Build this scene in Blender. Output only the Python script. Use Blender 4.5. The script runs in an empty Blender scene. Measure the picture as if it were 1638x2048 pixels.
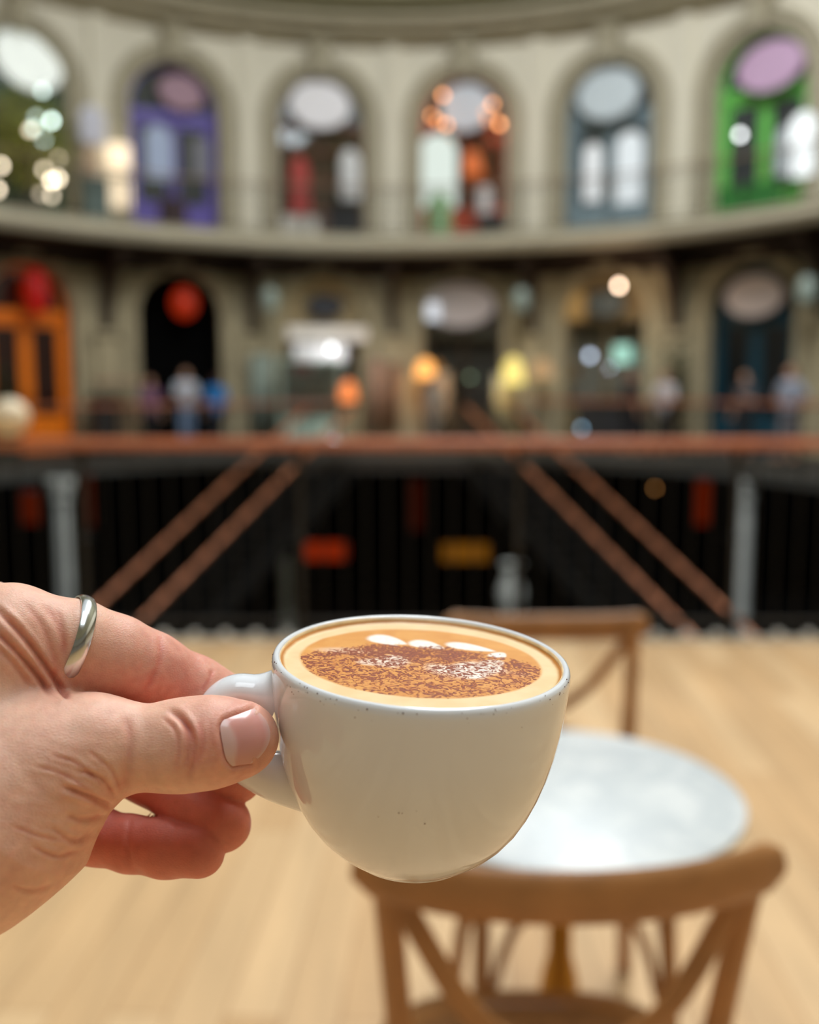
import bpy, math, random
import numpy as np
from mathutils import Vector, Matrix
random.seed(7)
C = bpy.context.collection
SC = bpy.context.scene
D2R = math.pi / 180

# ------------------------------------------------------------------ camera
FPX = 1991.0                      # 35 mm lens on a 36 mm tall frame of 2048 px
PITCH = 7.1 * D2R
CAM_H = 1.40
cam_d = bpy.data.cameras.new('camera')
cam_d.sensor_fit = 'VERTICAL'
cam_d.sensor_height = 36.0
cam_d.sensor_width = 28.79
cam_d.lens = FPX / 2048 * 36
cam_d.clip_start = 0.02
cam_d.clip_end = 200
cam_d.dof.use_dof = True
cam_d.dof.focus_distance = 0.300
cam_d.dof.aperture_fstop = 5.4
cam = bpy.data.objects.new('camera', cam_d)
C.objects.link(cam)
cam.location = (0, 0, CAM_H)
cam.rotation_euler = (math.pi / 2 - PITCH, 0, 0)
SC.camera = cam
CAM_M = Matrix.Translation((0, 0, CAM_H)) @ Matrix.Rotation(math.pi / 2 - PITCH, 4, 'X')

# ------------------------------------------------------------------ light
SC.view_settings.view_transform = 'Standard'
SC.view_settings.look = 'None'
SC.view_settings.gamma = 1
SC.view_settings.use_curve_mapping = False
SC.view_settings.exposure = 0.0
w = bpy.data.worlds.new('sky')
SC.world = w
w.use_nodes = True
bgn = w.node_tree.nodes['Background']
bgn.inputs[0].default_value = (0.86, 0.93, 1.0, 1)
bgn.inputs[1].default_value = 0.9

def area_light(name, loc, sx, sy, power, col, rot=(0, 0, 0)):
    l = bpy.data.lights.new(name, 'AREA')
    l.shape = 'RECTANGLE'; l.size = sx; l.size_y = sy
    l.energy = power; l.color = col
    o = bpy.data.objects.new(name, l); C.objects.link(o)
    o.location = loc; o.rotation_euler = rot
    return o
# daylight entering by the glazed roof opening; the second lamp is added fill
area_light('skylight_over_hall', (3.6, 9.5, 14.9), 6.0, 14.0, 4100, (0.95, 0.98, 1.0))
area_light('fill_over_tables', (0.6, -3.0, 14.9), 7.0, 8.0, 760, (0.84, 0.93, 1.0))  # added fill light; the roof above it is closed

# ------------------------------------------------------------------ pixel <-> world (used for measuring only)
CX, CY = 819.0, 1024.0
def ray(px, py):
    a = CY - py
    return np.array([(px - CX), FPX * math.cos(PITCH) + a * math.sin(PITCH),
                     -FPX * math.sin(PITCH) + a * math.cos(PITCH)]) / FPX
def at_depth(px, py, y):          # world point at forward distance y
    r = ray(px, py); t = y / r[1]
    return Vector((r[0] * t, y, CAM_H + r[2] * t))
HCX, HCY, HR = -0.41, 14.0, 11.0  # centre and radius of the rounded end of the hall
def hit(px, py, R):               # world point on the cylinder of radius R about the hall end
    r = ray(px, py)
    a = r[0] ** 2 + r[1] ** 2; b = -2 * (r[0] * HCX + r[1] * HCY); c = HCX ** 2 + HCY ** 2 - R * R
    t = (-b + math.sqrt(b * b - 4 * a * c)) / (2 * a)
    return Vector((r[0] * t, r[1] * t, CAM_H + r[2] * t))
def polar(phi, R, z=0.0):
    return Vector((HCX + R * math.sin(phi), HCY + R * math.cos(phi), z))
def phi_of(p): return math.atan2(p[0] - HCX, p[1] - HCY)

# ------------------------------------------------------------------ materials
def lin(c):
    return tuple(((v / 255) / 12.92 if v / 255 <= 0.04045 else ((v / 255 + 0.055) / 1.055) ** 2.4) for v in c)
MC = {}
def mat(name, col, rough=0.6, metal=0.0, var=0.12, scale=6.0, spec=0.5, emit=None, estr=0.0, coat=0.0, bump=0.0, sss=0.0, srgb=True):
    if name in MC: return MC[name]
    m = bpy.data.materials.new(name); m.use_nodes = True
    nt = m.node_tree; b = nt.nodes['Principled BSDF']
    c = lin(col) if srgb else col
    tc = nt.nodes.new('ShaderNodeTexCoord')
    no = nt.nodes.new('ShaderNodeTexNoise'); no.inputs['Scale'].default_value = scale; no.inputs['Detail'].default_value = 4
    nt.links.new(tc.outputs['Object'], no.inputs['Vector'])
    rp = nt.nodes.new('ShaderNodeMapRange')
    rp.inputs['From Min'].default_value = 0.3; rp.inputs['From Max'].default_value = 0.7
    rp.inputs['To Min'].default_value = 1 - var; rp.inputs['To Max'].default_value = 1 + var
    nt.links.new(no.outputs['Fac'], rp.inputs['Value'])
    mx = nt.nodes.new('ShaderNodeVectorMath'); mx.operation = 'SCALE'
    mx.inputs[0].default_value = c
    nt.links.new(rp.outputs[0], mx.inputs['Scale'])
    nt.links.new(mx.outputs[0], b.inputs['Base Color'])
    b.inputs['Roughness'].default_value = rough
    b.inputs['Metallic'].default_value = metal
    b.inputs['Specular IOR Level'].default_value = spec
    b.inputs['Coat Weight'].default_value = coat
    if emit:
        b.inputs['Emission Color'].default_value = (*lin(emit), 1); b.inputs['Emission Strength'].default_value = estr
    if bump:
        bp = nt.nodes.new('ShaderNodeBump'); bp.inputs['Strength'].default_value = bump; bp.inputs['Distance'].default_value = 0.002
        nt.links.new(no.outputs['Fac'], bp.inputs['Height']); nt.links.new(bp.outputs[0], b.inputs['Normal'])
    MC[name] = m
    return m
def glow(name, col, s):
    return mat('glow_' + name, (18, 18, 18), 0.5, emit=col, estr=s)
def glass_mat():
    if 'glass' in MC: return MC['glass']
    m = bpy.data.materials.new('shop_glass'); m.use_nodes = True
    nt = m.node_tree; nt.nodes.clear()
    out = nt.nodes.new('ShaderNodeOutputMaterial'); mix = nt.nodes.new('ShaderNodeMixShader')
    tr = nt.nodes.new('ShaderNodeBsdfTransparent'); gl = nt.nodes.new('ShaderNodeBsdfGlossy')
    tr.inputs[0].default_value = (0.72, 0.76, 0.75, 1); gl.inputs['Roughness'].default_value = 0.04
    no = nt.nodes.new('ShaderNodeTexNoise'); no.inputs['Scale'].default_value = 3
    mr = nt.nodes.new('ShaderNodeMapRange'); mr.inputs['To Min'].default_value = 0.10; mr.inputs['To Max'].default_value = 0.22
    nt.links.new(no.outputs['Fac'], mr.inputs['Value']); nt.links.new(mr.outputs[0], mix.inputs['Fac'])
    nt.links.new(tr.outputs[0], mix.inputs[1]); nt.links.new(gl.outputs[0], mix.inputs[2]); nt.links.new(mix.outputs[0], out.inputs[0])
    MC['glass'] = m
    return m

# ------------------------------------------------------------------ object helpers
def tag(o, label=None, cat=None, group=None, kind=None):
    if label: o['label'] = label
    if cat: o['category'] = cat
    if group: o['group'] = group
    if kind: o['kind'] = kind
    return o
def empty(name, loc=(0, 0, 0), rz=0.0, label=None, cat=None, group=None, kind=None):
    o = bpy.data.objects.new(name, None); C.objects.link(o)
    o.empty_display_size = 0.1
    o.location = loc; o.rotation_euler = (0, 0, rz)
    return tag(o, label, cat, group, kind)
def copy_tree(o, parent=None):
    c = o.copy(); C.objects.link(c)
    if parent is not None:
        c.parent = parent; c.matrix_parent_inverse = o.matrix_parent_inverse.copy()
    for ch in list(o.children): copy_tree(ch, c)
    return c

class MB:
    def __init__(s): s.v = []; s.f = []
    def add(s, vs, fs):
        n = len(s.v); s.v += [tuple(p) for p in vs]; s.f += [tuple(i + n for i in f) for f in fs]; return s
    def box(s, c, d, rz=0.0, rx=0.0, ry=0.0):
        hx, hy, hz = d[0] / 2, d[1] / 2, d[2] / 2
        M = Matrix.Translation(c) @ Matrix.Rotation(rz, 4, 'Z') @ Matrix.Rotation(ry, 4, 'Y') @ Matrix.Rotation(rx, 4, 'X')
        vs = [M @ Vector((x, y, z)) for x in (-hx, hx) for y in (-hy, hy) for z in (-hz, hz)]
        return s.add(vs, [(0, 1, 3, 2), (4, 6, 7, 5), (0, 4, 5, 1), (2, 3, 7, 6), (0, 2, 6, 4), (1, 5, 7, 3)])
    def lathe(s, prof, c=(0, 0, 0), seg=32, M=None, sx=1.0, sy=1.0):   # prof (r,z) from bottom to top
        vs = []; fs = []
        n = len(prof)
        for i in range(seg):
            a = 2 * math.pi * i / seg
            for r, z in prof:
                p = Vector((r * math.cos(a) * sx, r * math.sin(a) * sy, z))
                if M is not None: p = M @ p
                vs.append(p + Vector(c))
        for i in range(seg):
            j = (i + 1) % seg
            for k in range(n - 1):
                fs.append((i * n + k, j * n + k, j * n + k + 1, i * n + k + 1))
        if prof[0][0] > 1e-6: fs.append(tuple(i * n for i in range(seg))[::-1])
        if prof[-1][0] > 1e-6: fs.append(tuple(i * n + n - 1 for i in range(seg)))
        return s.add(vs, fs)
    def ball(s, c, r, seg=16, sz=1.0, sy=1.0):
        prof = [(r * math.sin(math.pi * k / 10) + (1e-7 if k in (0, 10) else 0), -r * sz * math.cos(math.pi * k / 10)) for k in range(11)]
        return s.lathe(prof, c, seg, sy=sy)
    def tube(s, pts, r, seg=8, flat=None, up=(0, 0, 1), cap=True):
        # sweep an ellipse (r sideways, flat along 'up') along pts; r, flat may be lists
        P = [Vector(p) for p in pts]; n = len(P)
        R = r if isinstance(r, (list, tuple)) else [r] * n
        F = flat if isinstance(flat, (list, tuple)) else ([flat] * n if flat else R)
        vs = []; fs = []; U = Vector(up)
        prev = None
        for i in range(n):
            t = (P[min(i + 1, n - 1)] - P[max(i - 1, 0)]).normalized()
            ref = U if prev is None or flat else prev
            side = t.cross(ref)
            if side.length < 1e-4: side = t.cross(Vector((1, 0, 0)))
            side.normalize(); u2 = side.cross(t).normalized(); prev = u2
            for k in range(seg):
                a = 2 * math.pi * k / seg
                vs.append(P[i] + side * (R[i] * math.cos(a)) + u2 * (F[i] * math.sin(a)))
        for i in range(n - 1):
            for k in range(seg):
                l = (k + 1) % seg
                fs.append((i * seg + k, i * seg + l, (i + 1) * seg + l, (i + 1) * seg + k))
        if cap:
            fs.append(tuple(range(seg))[::-1]); fs.append(tuple((n - 1) * seg + k for k in range(seg)))
        return s.add(vs, fs)
    def bar(s, pts, w_, h_, up=(0, 0, 1)):  # rectangular section sweep
        P = [Vector(p) for p in pts]; n = len(P); vs = []; fs = []; U = Vector(up)
        for i in range(n):
            t = (P[min(i + 1, n - 1)] - P[max(i - 1, 0)]).normalized()
            side = t.cross(U).normalized(); u2 = side.cross(t).normalized()
            for a, b in ((-1, -1), (1, -1), (1, 1), (-1, 1)):
                vs.append(P[i] + side * (a * w_ / 2) + u2 * (b * h_ / 2))
        for i in range(n - 1):
            for k in range(4):
                l = (k + 1) % 4
                fs.append((i * 4 + k, i * 4 + l, (i + 1) * 4 + l, (i + 1) * 4 + k))
        fs.append((3, 2, 1, 0)); fs.append(tuple((n - 1) * 4 + k for k in range(4)))
        return s.add(vs, fs)
    def prism(s, pts, y0, y1):   # polygon pts (x,z) extruded between y0 and y1
        n = len(pts)
        vs = [(x, y0, z) for x, z in pts] + [(x, y1, z) for x, z in pts]
        fs = [tuple(range(n)), tuple(range(2 * n - 1, n - 1, -1))]
        for i in range(n):
            j = (i + 1) % n; fs.append((j, i, n + i, n + j))
        return s.add(vs, fs)
    def ringprism(s, outer, inner, y0, y1):  # open band between two equally long polylines (x,z)
        n = len(outer); vs = []
        for y in (y0, y1):
            vs += [(x, y, z) for x, z in outer] + [(x, y, z) for x, z in inner]
        fs = []
        for i in range(n - 1):
            fs.append((i, i + 1, n + i + 1, n + i))
            fs.append((2 * n + i + 1, 2 * n + i, 3 * n + i, 3 * n + i + 1))
            fs.append((i + 1, i, 2 * n + i, 2 * n + i + 1))
            fs.append((n + i, n + i + 1, 3 * n + i + 1, 3 * n + i))
        for i in (0, n - 1): fs.append((i, n + i, 3 * n + i, 2 * n + i))
        return s.add(vs, fs)
    def build(s, name, m, parent=None, smooth=False, bevel=0.0, label=None):
        me = bpy.data.meshes.new(name); me.from_pydata(s.v, [], s.f); me.update()
        o = bpy.data.objects.new(name, me); C.objects.link(o)
        me.materials.append(m)
        if parent is not None: o.parent = parent
        if smooth:
            me.polygons.foreach_set('use_smooth', [True] * len(me.polygons))
            if hasattr(me, 'set_sharp_from_angle'): me.set_sharp_from_angle(angle=0.7)
        if bevel:
            b = o.modifiers.new('bevel', 'BEVEL'); b.width = bevel; b.segments = 2; b.limit_method = 'ANGLE'
        if label: o['label'] = label
        return o
def arc(w_, zs, n=14, x0=0.0, dr=0.0):      # arch outline, left spring to right spring
    return [(x0 - (w_ + dr) * math.cos(math.pi * k / n), zs + (w_ + dr) * math.sin(math.pi * k / n)) for k in range(n + 1)]
def struct(o):
    o['kind'] = 'structure'; return o

# ------------------------------------------------------------------ distance-field modelling (bodies and hands)
class SDF:
    def __init__(s): s.groups = []
    # group: (list of prims, k). prim: ('c', a, b, ra, rb) round cone | ('e', c, r3, R3x3)
    @staticmethod
    def prim(p, X):
        if p[0] == 'c':
            a, b, ra, rb = np.array(p[1], float), np.array(p[2], float), p[3], p[4]
            ba = b - a; l2 = ba.dot(ba) + 1e-12
            h = np.clip(((X - a) @ ba) / l2, 0, 1)
            d = X - a - h[..., None] * ba
            return np.sqrt((d * d).sum(-1)) - (ra + h * (rb - ra))
        c, r = np.array(p[1], float), np.array(p[2], float)
        q = (X - c)
        if p[3] is not None: q = q @ np.array(p[3])
        k0 = np.sqrt(((q / r) ** 2).sum(-1)) + 1e-9
        k1 = np.sqrt(((q / (r * r)) ** 2).sum(-1)) + 1e-9
        return k0 * (k0 - 1) / k1
    @staticmethod
    def smin(a, b, k):
        h = np.maximum(k - np.abs(a - b), 0) / k
        return np.minimum(a, b) - h * h * k * 0.25
    def eval(s, X):
        """groups[0] is the core; every other group is blended with the core, then hard-joined."""
        core = None
        for p, k in s.groups[0]:
            d = s.prim(p, X); core = d if core is None else s.smin(core, d, k)
        tot = core
        for g in s.groups[1:]:
            fd = None
            for p, k in g['prims']:
                d = s.prim(p, X); fd = d if fd is None else s.smin(fd, d, k)
            tot = s.smin(tot, s.smin(core, fd, g['k']), 0.6 if s.mm else 0.006)
        return tot
    mm = True

def surface_nets(field, origin, vox):
    nx, ny, nz = field.shape
    ins = field < 0
    c = ins[:-1, :-1, :-1].astype(np.int8)
    for dx in (0, 1):
        for dy in (0, 1):
            for dz in (0, 1):
                if dx or dy or dz: c = c + ins[dx:nx - 1 + dx, dy:ny - 1 + dy, dz:nz - 1 + dz]
    act = np.argwhere((c > 0) & (c < 8))
    idx = -np.ones((nx - 1, ny - 1, nz - 1), np.int32)
    idx[act[:, 0], act[:, 1], act[:, 2]] = np.arange(len(act))
    acc = np.zeros((len(act), 3)); cnt = np.zeros(len(act))
    corners = [(x, y, z) for x in (0, 1) for y in (0, 1) for z in (0, 1)]
    val = {q: field[act[:, 0] + q[0], act[:, 1] + q[1], act[:, 2] + q[2]] for q in corners}
    for a in corners:
        for ax in range(3):
            if a[ax] == 0:
                b = list(a); b[ax] = 1; b = tuple(b)
                va, vb = val[a], val[b]
                m = (va < 0) != (vb < 0)
                t = np.where(m, va / np.where(np.abs(va - vb) < 1e-12, 1, va - vb), 0)
                p = np.repeat(np.array([a], float), len(act), 0); p[:, ax] += t
                acc[m] += p[m]; cnt[m] += 1
    V = (act + acc / cnt[:, None]) * vox + np.array(origin)
    F = []
    for ax in range(3):
        u, v = (ax + 1) % 3, (ax + 2) % 3
        sl0 = [slice(None)] * 3; sl1 = [slice(None)] * 3
        sl0[ax] = slice(0, -1); sl1[ax] = slice(1, None)
        A, B = ins[tuple(sl0)], ins[tuple(sl1)]
        e = np.argwhere(A != B)
        e = e[(e[:, u] > 0) & (e[:, v] > 0) & (e[:, u] < field.shape[u] - 1) & (e[:, v] < field.shape[v] - 1)]
        def cell(du, dv):
            q = e.copy(); q[:, u] -= du; q[:, v] -= dv
            return idx[q[:, 0], q[:, 1], q[:, 2]]
        q = np.stack([cell(1, 1), cell(0, 1), cell(0, 0), cell(1, 0)], 1)
        fl = ~A[e[:, 0], e[:, 1], e[:, 2]]
        q[fl] = q[fl][:, ::-1]
        F.append(q)
    return V, np.concatenate(F)
def sdf_mesh(sdf, lo, hi, vox):
    lo = np.array(lo, float); n = np.ceil((np.array(hi) - lo) / vox).astype(int) + 1
    field = np.empty(tuple(n), np.float32)
    ys = lo[1] + np.arange(n[1]) * vox; zs = lo[2] + np.arange(n[2]) * vox
    Y, Z = np.meshgrid(ys, zs, indexing='ij')
    for i0 in range(0, n[0], 16):
        xs = lo[0] + np.arange(i0, min(i0 + 16, n[0])) * vox
        X = np.empty((len(xs), n[1], n[2], 3))
        X[..., 0] = xs[:, None, None]; X[..., 1] = Y; X[..., 2] = Z
        field[i0:i0 + len(xs)] = sdf.eval(X)
    return surface_nets(field, lo, vox)
def mesh_np(name, V, F, m, parent=None):
    me = bpy.data.meshes.new(name)
    me.from_pydata(V.tolist(), [], F.tolist()); me.update()
    me.polygons.foreach_set('use_smooth', [True] * len(me.polygons))
    o = bpy.data.objects.new(name, me); C.objects.link(o); me.materials.append(m)
    if parent is not None: o.parent = parent
    return o
# ================================================================== THE HALL
M_wall = mat('painted_plaster_upper', (226, 220, 202), 0.8, var=0.05, scale=1.2)
M_stone = mat('sandstone_lower', (170, 158, 128), 0.85, var=0.22, scale=2.5, bump=0.5)
M_trim = mat('stone_trim', (168, 160, 138), 0.8, var=0.10, scale=3)
M_slab = mat('balcony_edge_cream', (204, 196, 172), 0.7, var=0.06, scale=2)
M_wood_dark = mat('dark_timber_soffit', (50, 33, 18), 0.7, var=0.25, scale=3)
M_ceil = mat('ceiling_grey_green', (176, 174, 146), 0.8, var=0.08, scale=1)
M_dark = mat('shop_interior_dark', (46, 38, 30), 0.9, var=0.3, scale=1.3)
M_black = mat('black_iron', (16, 15, 14), 0.55, metal=0.0, var=0.2)
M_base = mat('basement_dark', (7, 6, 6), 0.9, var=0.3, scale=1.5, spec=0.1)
M_col = mat('basement_column_paint', (196, 200, 196), 0.6, var=0.15, scale=4)

def floor_mat():
    m = bpy.data.materials.new('pale_timber_floor'); m.use_nodes = True
    nt = m.node_tree; b = nt.nodes['Principled BSDF']
    tc = nt.nodes.new('ShaderNodeTexCoord'); mp = nt.nodes.new('ShaderNodeMapping')
    mp.inputs['Rotation'].default_value = (0, 0, math.pi / 2 + 0.05)
    nt.links.new(tc.outputs['Object'], mp.inputs[0])
    br = nt.nodes.new('ShaderNodeTexBrick'); br.offset = 0.37
    br.inputs['Scale'].default_value = 1.0; br.inputs['Brick Width'].default_value = 1.5; br.inputs['Row Height'].default_value = 0.13
    br.inputs['Mortar Size'].default_value = 0.002
    br.inputs['Color1'].default_value = (*lin((211, 177, 132)), 1); br.inputs['Color2'].default_value = (*lin((192, 154, 108)), 1)
    br.inputs['Mortar'].default_value = (*lin((150, 110, 70)), 1)
    nt.links.new(mp.outputs[0], br.inputs['Vector'])
    n2 = nt.nodes.new('ShaderNodeTexNoise'); n2.inputs['Scale'].default_value = 2.0; n2.inputs['Detail'].default_value = 6
    mp2 = nt.nodes.new('ShaderNodeMapping'); mp2.inputs['Scale'].default_value = (6, 0.7, 1)
    nt.links.new(tc.outputs['Object'], mp2.inputs[0]); nt.links.new(mp2.outputs[0], n2.inputs['Vector'])
    mr = nt.nodes.new('ShaderNodeMapRange'); mr.inputs['From Min'].default_value = .3; mr.inputs['From Max'].default_value = .7
    mr.inputs['To Min'].default_value = 0.86; mr.inputs['To Max'].default_value = 1.12
    nt.links.new(n2.outputs['Fac'], mr.inputs['Value'])
    sc = nt.nodes.new('ShaderNodeVectorMath'); sc.operation = 'SCALE'
    nt.links.new(br.outputs['Color'], sc.inputs[0]); nt.links.new(mr.outputs[0], sc.inputs['Scale'])
    nt.links.new(sc.outputs[0], b.inputs['Base Color'])
    b.inputs['Roughness'].default_value = 0.5
    return m
M_floor = floor_mat()

ZB, ZS, ZC = 4.46, 4.88, 9.60       # balcony soffit, balcony floor, cornice
VR, VY, VOUT = 7.0, 5.52, 14.2      # void radius, near edge of void, outer radius of the shops
NBAY = 10; DPH = 18 * D2R
def stad(r, n=40):
    pts = [(HCX + r * math.sin(a), HCY + r * math.cos(a)) for a in [(-90 + 180 * k / n) * D2R for k in range(n + 1)]]
    pts += [(HCX + r * math.sin(a), -6 + r * math.cos(a)) for a in [(90 + 180 * k / n) * D2R for k in range(n + 1)]]
    return pts
def loft(name, levels, m, closed=False, smooth=False):
    mb = MB(); rings = [[(x, y, z) for x, y in stad(r)] for r, z in levels]
    n = len(rings[0]); vs = [p for rg in rings for p in rg]; fs = []
    L = len(levels)
    for k in range(L if closed else L - 1):
        k2 = (k + 1) % L
        for i in range(n):
            j = (i + 1) % n
            fs.append((k * n + i, k * n + j, k2 * n + j, k2 * n + i))
    mb.add(vs, fs)
    return struct(mb.build(name, m, smooth=smooth))

# ---- floors
mb = MB()
def slabq(mb, pts, z0, z1):
    n = len(pts)
    vs = [(x, y, z0) for x, y in pts] + [(x, y, z1) for x, y in pts]
    mb.add(vs, [tuple(range(n))[::-1], tuple(range(n, 2 * n))] + [(i, (i + 1) % n, n + (i + 1) % n, n + i) for i in range(n)])
slabq(mb, [(-15, -20.2), (15, -20.2), (15, VY), (-15, VY)], -0.3, 0)
struct(mb.build('floor', M_floor))
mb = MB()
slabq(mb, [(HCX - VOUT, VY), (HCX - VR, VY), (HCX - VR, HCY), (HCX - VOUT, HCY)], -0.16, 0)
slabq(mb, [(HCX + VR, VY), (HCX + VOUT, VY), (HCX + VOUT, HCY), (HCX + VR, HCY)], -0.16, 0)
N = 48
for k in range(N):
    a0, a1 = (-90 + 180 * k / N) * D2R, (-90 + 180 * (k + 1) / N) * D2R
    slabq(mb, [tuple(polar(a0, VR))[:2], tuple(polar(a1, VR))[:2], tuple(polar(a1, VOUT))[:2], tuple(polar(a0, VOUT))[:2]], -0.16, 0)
struct(mb.build('floor_far', mat('shade_darkened_stone', (66, 62, 56), .8, var=.2, scale=2)))  # grey stone, with the far floor's shade put into its colour
# pale stone edge of the void, far side
mb = MB()
M_edge = mat('void_edge_stone', (70, 70, 66), 0.7, var=0.2, scale=3)
pts = [(HCX - VR + .02, VY + .1, -0.09)] + [tuple(polar((-90 + 180 * k / N) * D2R, VR - .02, -0.09)) for k in range(N + 1)] + [(HCX + VR - .02, VY + .1, -0.09)]
mb.bar(pts, 0.08, 0.18)
struct(mb.build('trim_1', M_edge))
# basement
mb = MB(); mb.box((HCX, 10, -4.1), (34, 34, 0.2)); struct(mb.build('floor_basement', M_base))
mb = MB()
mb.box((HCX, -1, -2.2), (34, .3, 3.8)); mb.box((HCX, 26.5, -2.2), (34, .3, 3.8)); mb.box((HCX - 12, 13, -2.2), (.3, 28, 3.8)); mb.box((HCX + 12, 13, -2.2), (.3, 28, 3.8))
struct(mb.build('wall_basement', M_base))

# ---- curved walls with arched openings
W_UP, S_UP = 1.04, 7.74
W_LO, S_LO = 0.98, 3.07
def bay_wall(mb, phi, z0, z1, w, zs, r_in, r_out, opening=True, n=12):
    half = DPH / 2 * r_in
    us = [-half + (half - w) * k / 3 for k in range(4)] + [-w * math.cos(math.pi * k / n) for k in range(1, n)] + [w + (half - w) * k / 3 for k in range(4)]
    def P(u, z, r): return tuple(polar(phi + u / r_in, r, z))
    def top(u): return zs + math.sqrt(max(w * w - u * u, 0))
    vs = []; fs = []
    def quad(a, b, c, d):
        k = len(vs); vs.extend([a, b, c, d]); fs.append((k, k + 1, k + 2, k + 3))
    for a, b in zip(us[:-1], us[1:]):
        ins = abs((a + b) / 2) < w and opening
        za, zb = (top(a), top(b)) if ins else (z0, z0)
        quad(P(a, za, r_in), P(b, zb, r_in), P(b, z1, r_in), P(a, z1, r_in))
        if ins: quad(P(a, za, r_in), P(a, za, r_out), P(b, zb, r_out), P(b, zb, r_in))
    if opening:
        for u in (-w, w): quad(P(u, z0, r_in), P(u, zs, r_in), P(u, zs, r_out), P(u, z0, r_out))
    mb.add(vs, fs)
up, lo = MB(), MB()
PHI = [(k - 4.5) * DPH for k in range(NBAY)]
for k, ph in enumerate(PHI):
    op = 1 <= k <= 8
    bay_wall(up, ph, ZS, ZC + .3, W_UP, S_UP, HR, HR + .45, op)
    bay_wall(lo, ph, 0, ZB, W_LO, S_LO, HR, HR + .45, op)
struct(up.build('wall_far', M_wall)); struct(lo.build('wall_far_lower', M_stone))
mb = MB()
nr = [p for p in stad(HR)][41:]
for a, b in zip(nr[:-1], nr[1:]): mb.add([(a[0], a[1], 0), (b[0], b[1], 0), (b[0], b[1], ZC + .3), (a[0], a[1], ZC + .3)], [(0, 1, 2, 3)])
struct(mb.build('wall_near', mat('painted_plaster_near', (150, 148, 142), 0.8, var=0.15, scale=.5)))
for nm, s in (('wall_left', -1), ('wall_right', 1)):
    mb = MB(); mb.box((HCX + s * (HR + .05), 4, (ZC + .3) / 2), (.1, 20, ZC + .3)); struct(mb.build(nm, M_wall))
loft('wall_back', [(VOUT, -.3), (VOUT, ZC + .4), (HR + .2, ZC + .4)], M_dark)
# balcony slab with moulded edge, timber soffit
loft('balcony_floor', [(VOUT, ZB + .02), (9.62, ZB + .02), (9.5, ZB + .05), (9.42, ZB + .14), (9.38, ZB + .2), (9.38, ZS - .06), (9.33, ZS - .03), (9.33, ZS), (VOUT, ZS)], M_slab)
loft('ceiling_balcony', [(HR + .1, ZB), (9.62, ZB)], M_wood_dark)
# cornice and roof
loft('trim_2', [(HR, ZC - .15), (HR - .15, ZC - .1), (HR - .2, ZC), (HR - .5, ZC + .12), (HR - .52, ZC + .22), (HR - .7, ZC + .3), (HR - .7, ZC + .42), (HR, ZC + .5)], M_trim)
loft('ceiling', [(HR, ZC + .5), (HR - .9, ZC + .75), (HR - 1.0, ZC + 1.2), (HR - 1.6, ZC + 2.4), (HR - 2.6, ZC + 3.5), (HR - 4.2, ZC + 4.6), (HR - 6, ZC + 5.3)], M_ceil, smooth=True)
mb = MB(); mb.box((HCX, -6, 15.0), (13, 12.6, .1)); struct(mb.build('ceiling_daylight_block', M_ceil))  # unseen panel added to keep daylight off the near side
# dark timber frieze under the balcony soffit
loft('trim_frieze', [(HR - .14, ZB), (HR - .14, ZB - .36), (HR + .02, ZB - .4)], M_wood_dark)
# glazing bars over the opening in the roof
mb = MB()
for y in range(2, 19, 2): mb.box((HCX, y, 15.3), (12, .12, .18))
for x in (-3, 0, 3): mb.box((HCX + x, 4, 15.35), (.12, 30, .18))
struct(mb.build('trim_3', M_ceil))

# ---- arch mouldings, keystone brackets, pilasters, balcony brackets
tn = 4
def arch_trim(phi, z0, w, zs, wid, dep, m, key_top=None):
    global tn
    e = empty('trim_%d' % tn, polar(phi, HR - .02), -phi, kind='structure'); tn += 1
    n = 16
    o = [(-w - wid, z0)] + arc(w, zs, n, dr=wid) + [(w + wid, z0)]
    i = [(-w, z0)] + arc(w, zs, n) + [(w, z0)]
    mb = MB().ringprism(o, i, -dep, .12)
    o2 = [(x * 1.0, z) for x, z in o]; i2 = [(-w - wid * .55, z0)] + arc(w, zs, n, dr=wid * .55) + [(w + wid * .55, z0)]
    mb.ringprism(o2, i2, -dep - .07, -dep + .01)
    mb.build('arch_moulding', m, e)
    if key_top:
        k = MB().prism([(-.16, zs + w - .05), (.16, zs + w - .05), (.25, key_top), (-.25, key_top)], -dep - .22, .1)
        k.box((0, -dep - .12, key_top - .08), (.6, .3, .16))
        k.build('keystone', m, e, bevel=.02)
for k in range(1, 9):
    arch_trim(PHI[k], ZS, W_UP, S_UP, 0.40, 0.10, M_trim, ZC - .08)
    arch_trim(PHI[k], 0, W_LO, S_LO, 0.26, 0.06, M_stone)
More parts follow.
